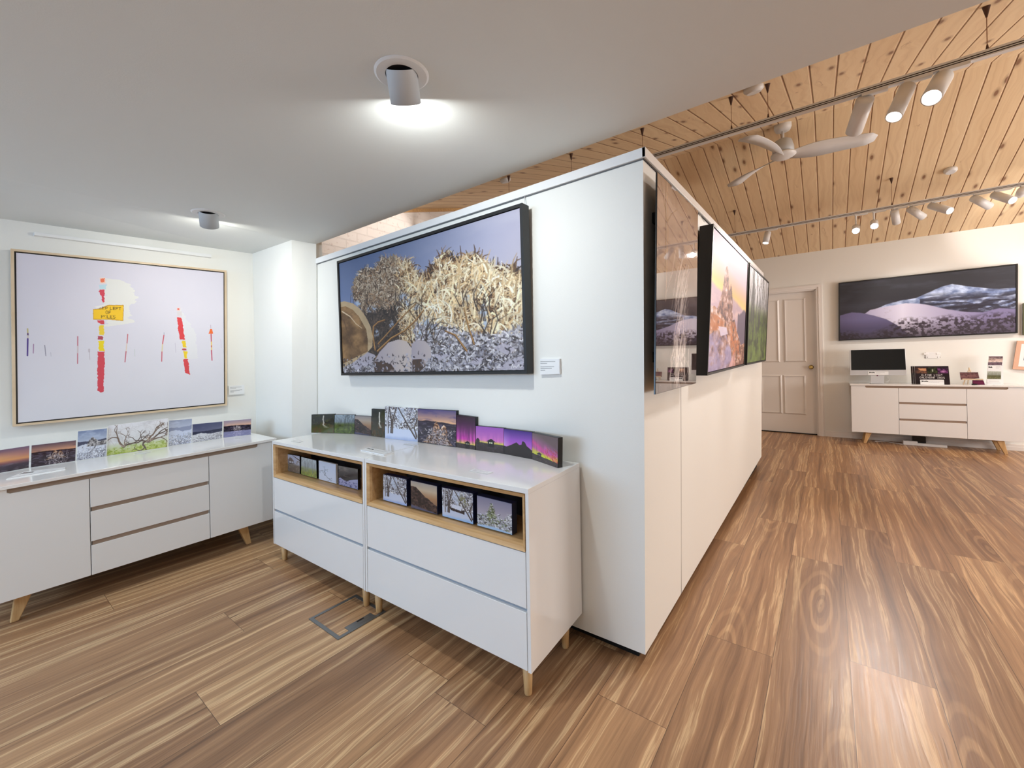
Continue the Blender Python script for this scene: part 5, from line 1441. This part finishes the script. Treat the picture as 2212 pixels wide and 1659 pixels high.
block('white_card', [p_ + (0, 0, .003) for p_ in P], (0, 0, -.0029), 'flat white card lying in front of the plum box', 'card', art_label(50, 20, 94), M['paper'], M['satin_print'])
cl = zt(*c3(1050, 1140)); tag(MB().box((cl[0] - .035, 6.925, cl[2] + .0003), (cl[0] + .012, 6.94, cl[2] + .012)).build('black_clip', M['dark'], bevel=.003), 'small black clip beside the plum box', 'clip')
# brochure rack with its cards
rb = q3(7.0, (1365, 1130), (1700, 1130)); zr = FRB(.8, 1, .5)[2] + .0015
o = root('card_rack', ((rb[0][0] + rb[1][0]) / 2, 7.0, zr), 'clear tiered card rack at the right of the far sideboard', 'card rack')
F = q3(6.985, (1365, 1030), (1695, 1030), (1698, 1130), (1362, 1130)); F[2][2] = F[3][2] = zr
MB().hexa(F, [q + (0, .012, 0) for q in F]).build('foot', M['acrylic'], o)
picture('foot_text', art_label(60, 18, 95, False, ((.14, .35, .85), (.02, .7, .95)), (90, 84, 86)), *[q + (0, -.0012, 0) for q in inset(F, .003)], M['satin_print'], o)
Bk = q3(7.06, (1405, 505), (1735, 505), (1735, 1120), (1400, 1120)); Bk[2][2] = Bk[3][2] = zr
MB().hexa(Bk, [q + (0, .004, 0) for q in Bk]).build('back_panel', M['acrylic'], o)
for (pts, y, img, lab, nm) in ((((1410, 512), (1730, 512), (1730, 600), (1408, 600)), 7.052, art_brownscene(50, 20, 96, (112, 92, 104), (156, 134, 130)), 'grey brown landscape card in the rack, topmost', 'greeting_card'),
                           (((1404, 572), (1722, 572), (1720, 680), (1402, 680)), 7.042, art_brownscene(50, 26, 97, (196, 168, 160), (226, 206, 200)), 'pale pink landscape card in the rack, second from top', 'greeting_card'),
                           (((1390, 648), (1712, 648), (1708, 730), (1388, 730)), 7.03, art_brownscene(50, 22, 98, (86, 66, 84), (130, 110, 120)), 'dark violet landscape card in the rack, third from top', 'greeting_card'),
                           (((1385, 715), (1698, 715), (1694, 842), (1382, 842)), 7.018, art_label(80, 34, 99, True, ((.6, .3, .9), (.6, .5, .8))), 'white card with a dark mountain mark in the rack', 'name_card'),
                           (((1376, 846), (1690, 850), (1686, 1026), (1368, 1024)), 7.006, art_forest(70, 44, 100, (190, 196, 186), (110, 116, 96), (112, 112, 82), (90, 92, 66), .6, 4), 'waterfall card at the front of the rack', 'greeting_card')):
    block(nm, q3(y, *pts), (0, .003, 0), lab, 'card', img, M['paper'], M['gloss_print'])

# wall outlet
Q = QY(Y_FAR - .01, (1999.7, 761), (2028.7, 761), (2028.7, 774.4), (1999.7, 774.4)); ctr = sum(Q) / 4
o = root('wall_outlet', ctr + (0, 0, -.05), 'white double power point on the far wall above the calendars', 'power point')
MB().hexa(Q, [q + (0, .0098, 0) for q in Q]).build('cover', M['acrylic'], o, bevel=.003)
for sx in (-1, 1):
    c_ = ctr + (sx * .055, -.001, .02); MB().box((c_[0] - .02, c_[1] - .004, c_[2] - .012), (c_[0] + .02, c_[1] + .001, c_[2] + .012)).build('switch', M['paper'], o, bevel=.002)
    MB().box((c_[0] - .012, c_[1] - .0006, c_[2] - .05), (c_[0] - .009, c_[1] + .001, c_[2] - .036)).box((c_[0] + .009, c_[1] - .0006, c_[2] - .05), (c_[0] + .012, c_[1] + .001, c_[2] - .036)).build('socket_slots', M['slot'], o)
# power leads under the far sideboard
c8 = lambda x, y: (1740 + x / 4.686, 720 + y / 4.686)
a = on_z(.0, *c8(985, 1112)); b = on_z(.0, *c8(1425, 1128)); a[1] = b[1] = 7.05
a, b = on_y(7.05, *c8(985, 1105)), on_y(7.05, *c8(1430, 1122))
o = root('power_board', ((a[0] + b[0]) / 2, 7.05, 0), 'white power board on the floor under the far sideboard', 'power board')
MB().box((a[0] + .12, 7.02, 0), (b[0], 7.07, .03)).build('body', M['cable'], o, bevel=.004)
MB().box((a[0], 7.02, 0), (a[0] + .13, 7.075, .05)).build('plug_pack', M['cable'], o, bevel=.004)
k = on_y(7.1, *c8(1150, 1070)); tag(MB().box((k[0] - .06, 7.09, 0), (k[0] + .06, 7.15, .1)).build('power_adapter', M['dark'], bevel=.004), 'black power adapter standing behind the white power board', 'adapter')
pts = [np.array([a[0] - .26 + .26 * t, 7.08 + .05 * math.sin(t * 5), .004]) for t in np.linspace(0, 1, 9)]
tag(MB().path(pts, .004).build('power_cable', M['cable']), 'white cable on the floor beside the power board', 'cable')
# ---------------------------------------------------------------- downlights in the low ceiling
def low_z(u, v):
    p = on_z(Z_LOW, u, v)
    for _ in range(3):
        # height of the measured ceiling skin at this spot
        z = Z_LOW
        x, y = p[0], p[1]
        f_z = (cA[2] if x < k1[0] else ez(x)); t = np.clip((y + .6) / (Y_EDGE + .6), 0, 1)
        z = f_z * (.55 + .45 * t) + Z_LOW * (.45 - .45 * t)
        p = on_z(z, u, v)
    return p


def downlight(u, v, d, label, watts, tone=None):
    tone = tone or COOL
    c = low_z(u, v); d = np.array(d, float); d /= np.linalg.norm(d)
    o = root('downlight', (c[0], c[1], c[2]), label, 'downlight', 'tilting downlights in the low ceiling')
    up = np.array([0, 0, 1.])
    MB().lathe(c + up * .004, c - up * .005, [(0, .047), (0, .078), (.6, .078), (1, .072), (1, .047), (0, .047)], 40, False).build('ring', M['lamp'], o, smooth=False)
    MB().lathe(c + up * .002, c - up * .0015, [(0, .0475), (1, .0475)], 32).build('dark_recess', M['slot'], o)
    a = c + up * .012 - np.array([d[0], d[1], 0]) * .012; tip = a + d * .088
    MB().lathe(a, tip, [(0, .045), (1, .045), (1., .041), (.84, .041), (.84, 0.001)], 40, False).build('barrel', M['lampgrey'], o, smooth=True)
    MB().tube(a + d * .079, a + d * .0795, .04, n=32).build('lens', M['glow_cool'], o)
    disc_lamp(tip + d * .001, d, watts * .9, tone, .07)
    spot(tip + d * .002, tip + d + np.array([0, 0, -.35]), watts, tone, 130, 1., .035)
    return o


downlight(868, 160, (-.40, .49, -.74), 'grey barrel downlight above the snow gum photo, nearer the camera', 5.5)
downlight(450, 461, (-.60, .25, -.80), 'grey barrel downlight near the left wall above the snow pole poster', 4.5, CREAM)

# ---------------------------------------------------------------- lighting tracks and spot heads
def track(a, b, label, wires):
    a, b = np.array(a, float), np.array(b, float)
    o = root('lighting_track', (a + b) / 2, label, 'lighting track')
    MB().box((a[0], a[1] - .016, a[2]), (b[0], a[1] + .016, a[2] + .032)).build('rail', M['lamp'], o)
    MB().box((a[0] + .01, a[1] - .0168, a[2] + .006), (b[0] - .01, a[1] - .015, a[2] + .0105)).box((a[0] + .01, a[1] - .0168, a[2] + .016), (b[0] - .01, a[1] - .015, a[2] + .0205)).build('slots', M['slot'], o)
    for (x, y, z) in wires:
        w = MB().tube((x, y, a[2] + .05), (x, y, z - .03), .0018, n=6).build('suspension_wire', M['wire'], o)
        MB().lathe((x, y, z + .004), (x, y, z - .055), [(0, .016), (1, .003)], 12).build('ceiling_hook', M['cap'], w)
        MB().lathe((x, y, a[2] + .028), (x, y, a[2] + .06), [(0, .008), (1, .003)], 10).build('rail_clip', M['cap'], w)
    return o


T1Y, T1Z = 3.033, 2.585
w1 = []
for q in ((1383.8, 275.8), (1575.6, 205.6), (1656.8, 179), (2135.5, 7.8), (1230.7, 331.1), (1099.7, 379.6)):
    p = on_near(*q); w1.append((p[0], T1Y, p[2] - (p[1] - T1Y) * SLOPE))
track((-2.9, T1Y, T1Z), (3.9, T1Y, T1Z), 'long white lighting track hung on wires near the ridge of the pine ceiling', w1)
T2Y = 5.87; T2Z = .5 * (on_y(T2Y, 1780, 471.4)[2] + on_y(T2Y, 2212, 392.3)[2]) - .03
p = on_far(1925.5, 386)
track((on_y(T2Y, 1560, 512)[0], T2Y, T2Z), (3.9, T2Y, T2Z), 'second lighting track, hung near the far wall', [(p[0], T2Y, p[2] + (p[1] - T2Y) * SLOPE), (-.9, T2Y, Z_RIDGE - SLOPE * (T2Y - Y_RIDGE)), (2.6, T2Y, Z_RIDGE - SLOPE * (T2Y - Y_RIDGE))])


def head(ty, tz, root_px, tip_px, label, watts, nearer, L=.17, r=.034, lit=True, group='track spots of the gallery', adapter=.1, swivel=.045, to=None):
    """a spot on the track: its barrel starts under root_px and its mouth is seen at tip_px"""
    s = on_y(ty, *root_px); base = np.array([s[0], ty, tz])
    o = root('track_spot', base, label, 'spotlight', group)
    j = base + (0, 0, -swivel)
    MB().box((s[0] - adapter * .1, ty - .017, tz - .012), (s[0] + adapter, ty + .017, tz + .004)).build('adapter', M['lamp'], o, bevel=.002)
    MB().tube(base, j, .008, n=12).build('swivel', M['lamp'], o)
    d = ray(*tip_px); d /= np.linalg.norm(d); oc = EYE - j; bq = d @ oc; cq_ = oc @ oc - L * L; disc = bq * bq - cq_
    t = -bq if disc < 0 else (-bq - math.sqrt(disc) if nearer else -bq + math.sqrt(disc))
    ax = EYE + d * t - j
    if to is not None:
        ax = np.array(to) - j
    ax = ax / np.linalg.norm(ax)
    st = j - ax * .02; tip = st + ax * L
    MB().lathe(st, tip, [(0, 0.001), (0, r), (1, r), (1, r * .88), (.9, r * .88), (.9, .001)], 28, False).build('barrel', M['lamp'], o, smooth=True)
    if lit:
        MB().tube(st + ax * L * .93, st + ax * L * .935, r * .86, n=28).build('lens', M['glow'], o)
    spot(tip + ax * .004, tip + ax, watts, WARM, 58, .7, .028)
    return o


def c2(x, y): return (1780 + x / 5.12, y / 5.12)
def c5(x, y): return (1780 + x / 5.12, 280 + y / 5.12)
head(T1Y, T1Z, c2(440, 1075), c2(320, 1490), 'large white track spot pointing down, left of the lit pair', 42, False, .2, .041)
head(T1Y, T1Z, c2(905, 960), c2(755, 1330), 'white track spot with a round lit lens, middle of the near track', 34, True, .2, .036)
head(T1Y, T1Z, c2(1300, 850), c2(1175, 1105), 'glaring track spot aimed towards the camera', 26, True, .2, .041)
far_heads = [
    ((1658, 497), (1653, 529), 'lone track spot at the left end of the far track', 22, True, .14),
    (c5(350, 935), c5(315, 1100), 'glaring far track spot, left one of the bright pair', 70, True, .15, (.0, 1.2, .1), .14),
    (c5(550, 905), c5(480, 1065), 'glaring far track spot, right one of the bright pair', 70, True, .15, (.2, 1.3, .1), .12),
    (c5(780, 870), c5(805, 1050), 'far track spot turned away, right of the bright pair', 24, False, .16),
    (c5(965, 835), c5(1115, 980), 'far track spot slanting right, turned away', 24, False, .17),
    (c5(1200, 790), c5(1415, 905), 'far track spot lying nearly level with its lit mouth to the right', 22, True, .22),
    (c5(1670, 700), c5(1850, 860), 'far track spot with a lit barrel edge pointing right and down', 22, False, .19),
    (c5(1900, 660), c5(2110, 790), 'brightly lit far track spot near the right edge', 14, True, .2),
    (c5(2190, 620), c5(2170, 720), 'far track spot cut off by the right edge', 22, False, .16)]
for rp, tp, lab, wt, nr, L_, *ex_ in far_heads:
    head(T2Y, T2Z, rp, tp, lab, wt, nr, L_, .034, to=ex_[0] if ex_ else None, swivel=ex_[1] if ex_ else .045)

# ---------------------------------------------------------------- ceiling fan
c1 = lambda x, y: (1380 + x / 5.267, 160 + y / 5.267)
fc = on_far(*c1(1635, 545)); fc[2] = Z_RIDGE - SLOPE * abs(fc[1] - Y_RIDGE)
hub = above(fc, *c1(1650, 925)); hz = hub[2]; cx_, cy_ = fc[0], fc[1]
o = root('ceiling_fan', (cx_, cy_, hz - .02), 'white three blade ceiling fan below the pine ridge', 'ceiling fan')
MB().lathe((cx_, cy_, fc[2] + .02), (cx_, cy_, fc[2] - .07), [(0, .068), (.6, .07), (.9, .06), (1, .03)], 32).build('canopy', M['lamp'], o, smooth=True)
MB().tube((cx_, cy_, fc[2] - .06), (cx_, cy_, hz + .12), .011, n=16).build('downrod', M['lamp'], o, smooth=True)
MB().lathe((cx_, cy_, hz + .15), (cx_, cy_, hz + .01), [(0, .035), (.15, .07), (.6, .086), (1, .088)], 36).build('motor', M['lampgrey'], o, smooth=True)
MB().lathe((cx_, cy_, hz + .01), (cx_, cy_, hz - .035), [(0, .1), (.3, .102), (.7, .075), (1, .01)], 36).build('hub_cover', M['lamp'], o, smooth=True)
for tip_px in (c1(1195, 735), c1(2700, 735), c1(1060, 1285)):
    t_ = on_z(hz + .0, *tip_px); d = t_ - np.array([cx_, cy_, hz]); Lb = np.linalg.norm(d[:2])
    d = d / np.linalg.norm(d); Lb = max(.45, min(.72, Lb)); s_ = np.cross((0, 0, 1), d); s_ /= np.linalg.norm(s_); mb = MB(); rowsv = []
    N = 14
    for i in range(N + 1):
        t = i / N; wch = .034 + .052 * math.sin(min(1, t * 2.2) * math.pi / 2) * (1 if t < .9 else math.sqrt(max(.02, 1 - ((t - .9) / .1) ** 2)))
        tw = math.radians(26) * (1 - t) + math.radians(7); c_ = np.array([cx_, cy_, hz]) + d * (.05 + (Lb - .05) * t) + np.array([0, 0, .02 * math.sin(t * 2.5)]) + s_ * (.02 * math.sin(t * 3))
        a = s_ * math.cos(tw) - np.array([0, 0, 1]) * math.sin(tw)
        rowsv.append([c_ + a * wch, c_ - a * wch, c_ - a * wch - (0, 0, .007), c_ + a * wch - (0, 0, .007)])
    vs = [p for r_ in rowsv for p in r_]; fs = []
    for i in range(N):
        for k in range(4):
            fs.append((i * 4 + k, i * 4 + (k + 1) % 4, i * 4 + 4 + (k + 1) % 4, i * 4 + 4 + k))
    fs += [(0, 1, 2, 3), tuple(N * 4 + k for k in (3, 2, 1, 0))]
    mb.add(vs, fs); b_ = mb.build('blade', M['lamp'], o, smooth=True)

# smoke detectors
for (q, on, lab, r) in (((2053, 366), on_far, 'small white smoke detector on the far slope of the pine ceiling', .05), ((1627.5, 188), on_near, 'white smoke detector beside the low ceiling edge, above the track', .055), ((1091, 386), on_near, 'white smoke detector by the leftmost track wire', .05)):
    p_ = on(*q); nn = np.array([0, SLOPE if on is on_far else -SLOPE, 1.]); nn /= np.linalg.norm(nn)
    tag(MB().lathe(p_ + nn * .004, p_ - nn * .035, [(0, r), (.6, r), (1, r * .7)], 28).build('smoke_detector', M['lamp'], smooth=True), lab, 'smoke detector')
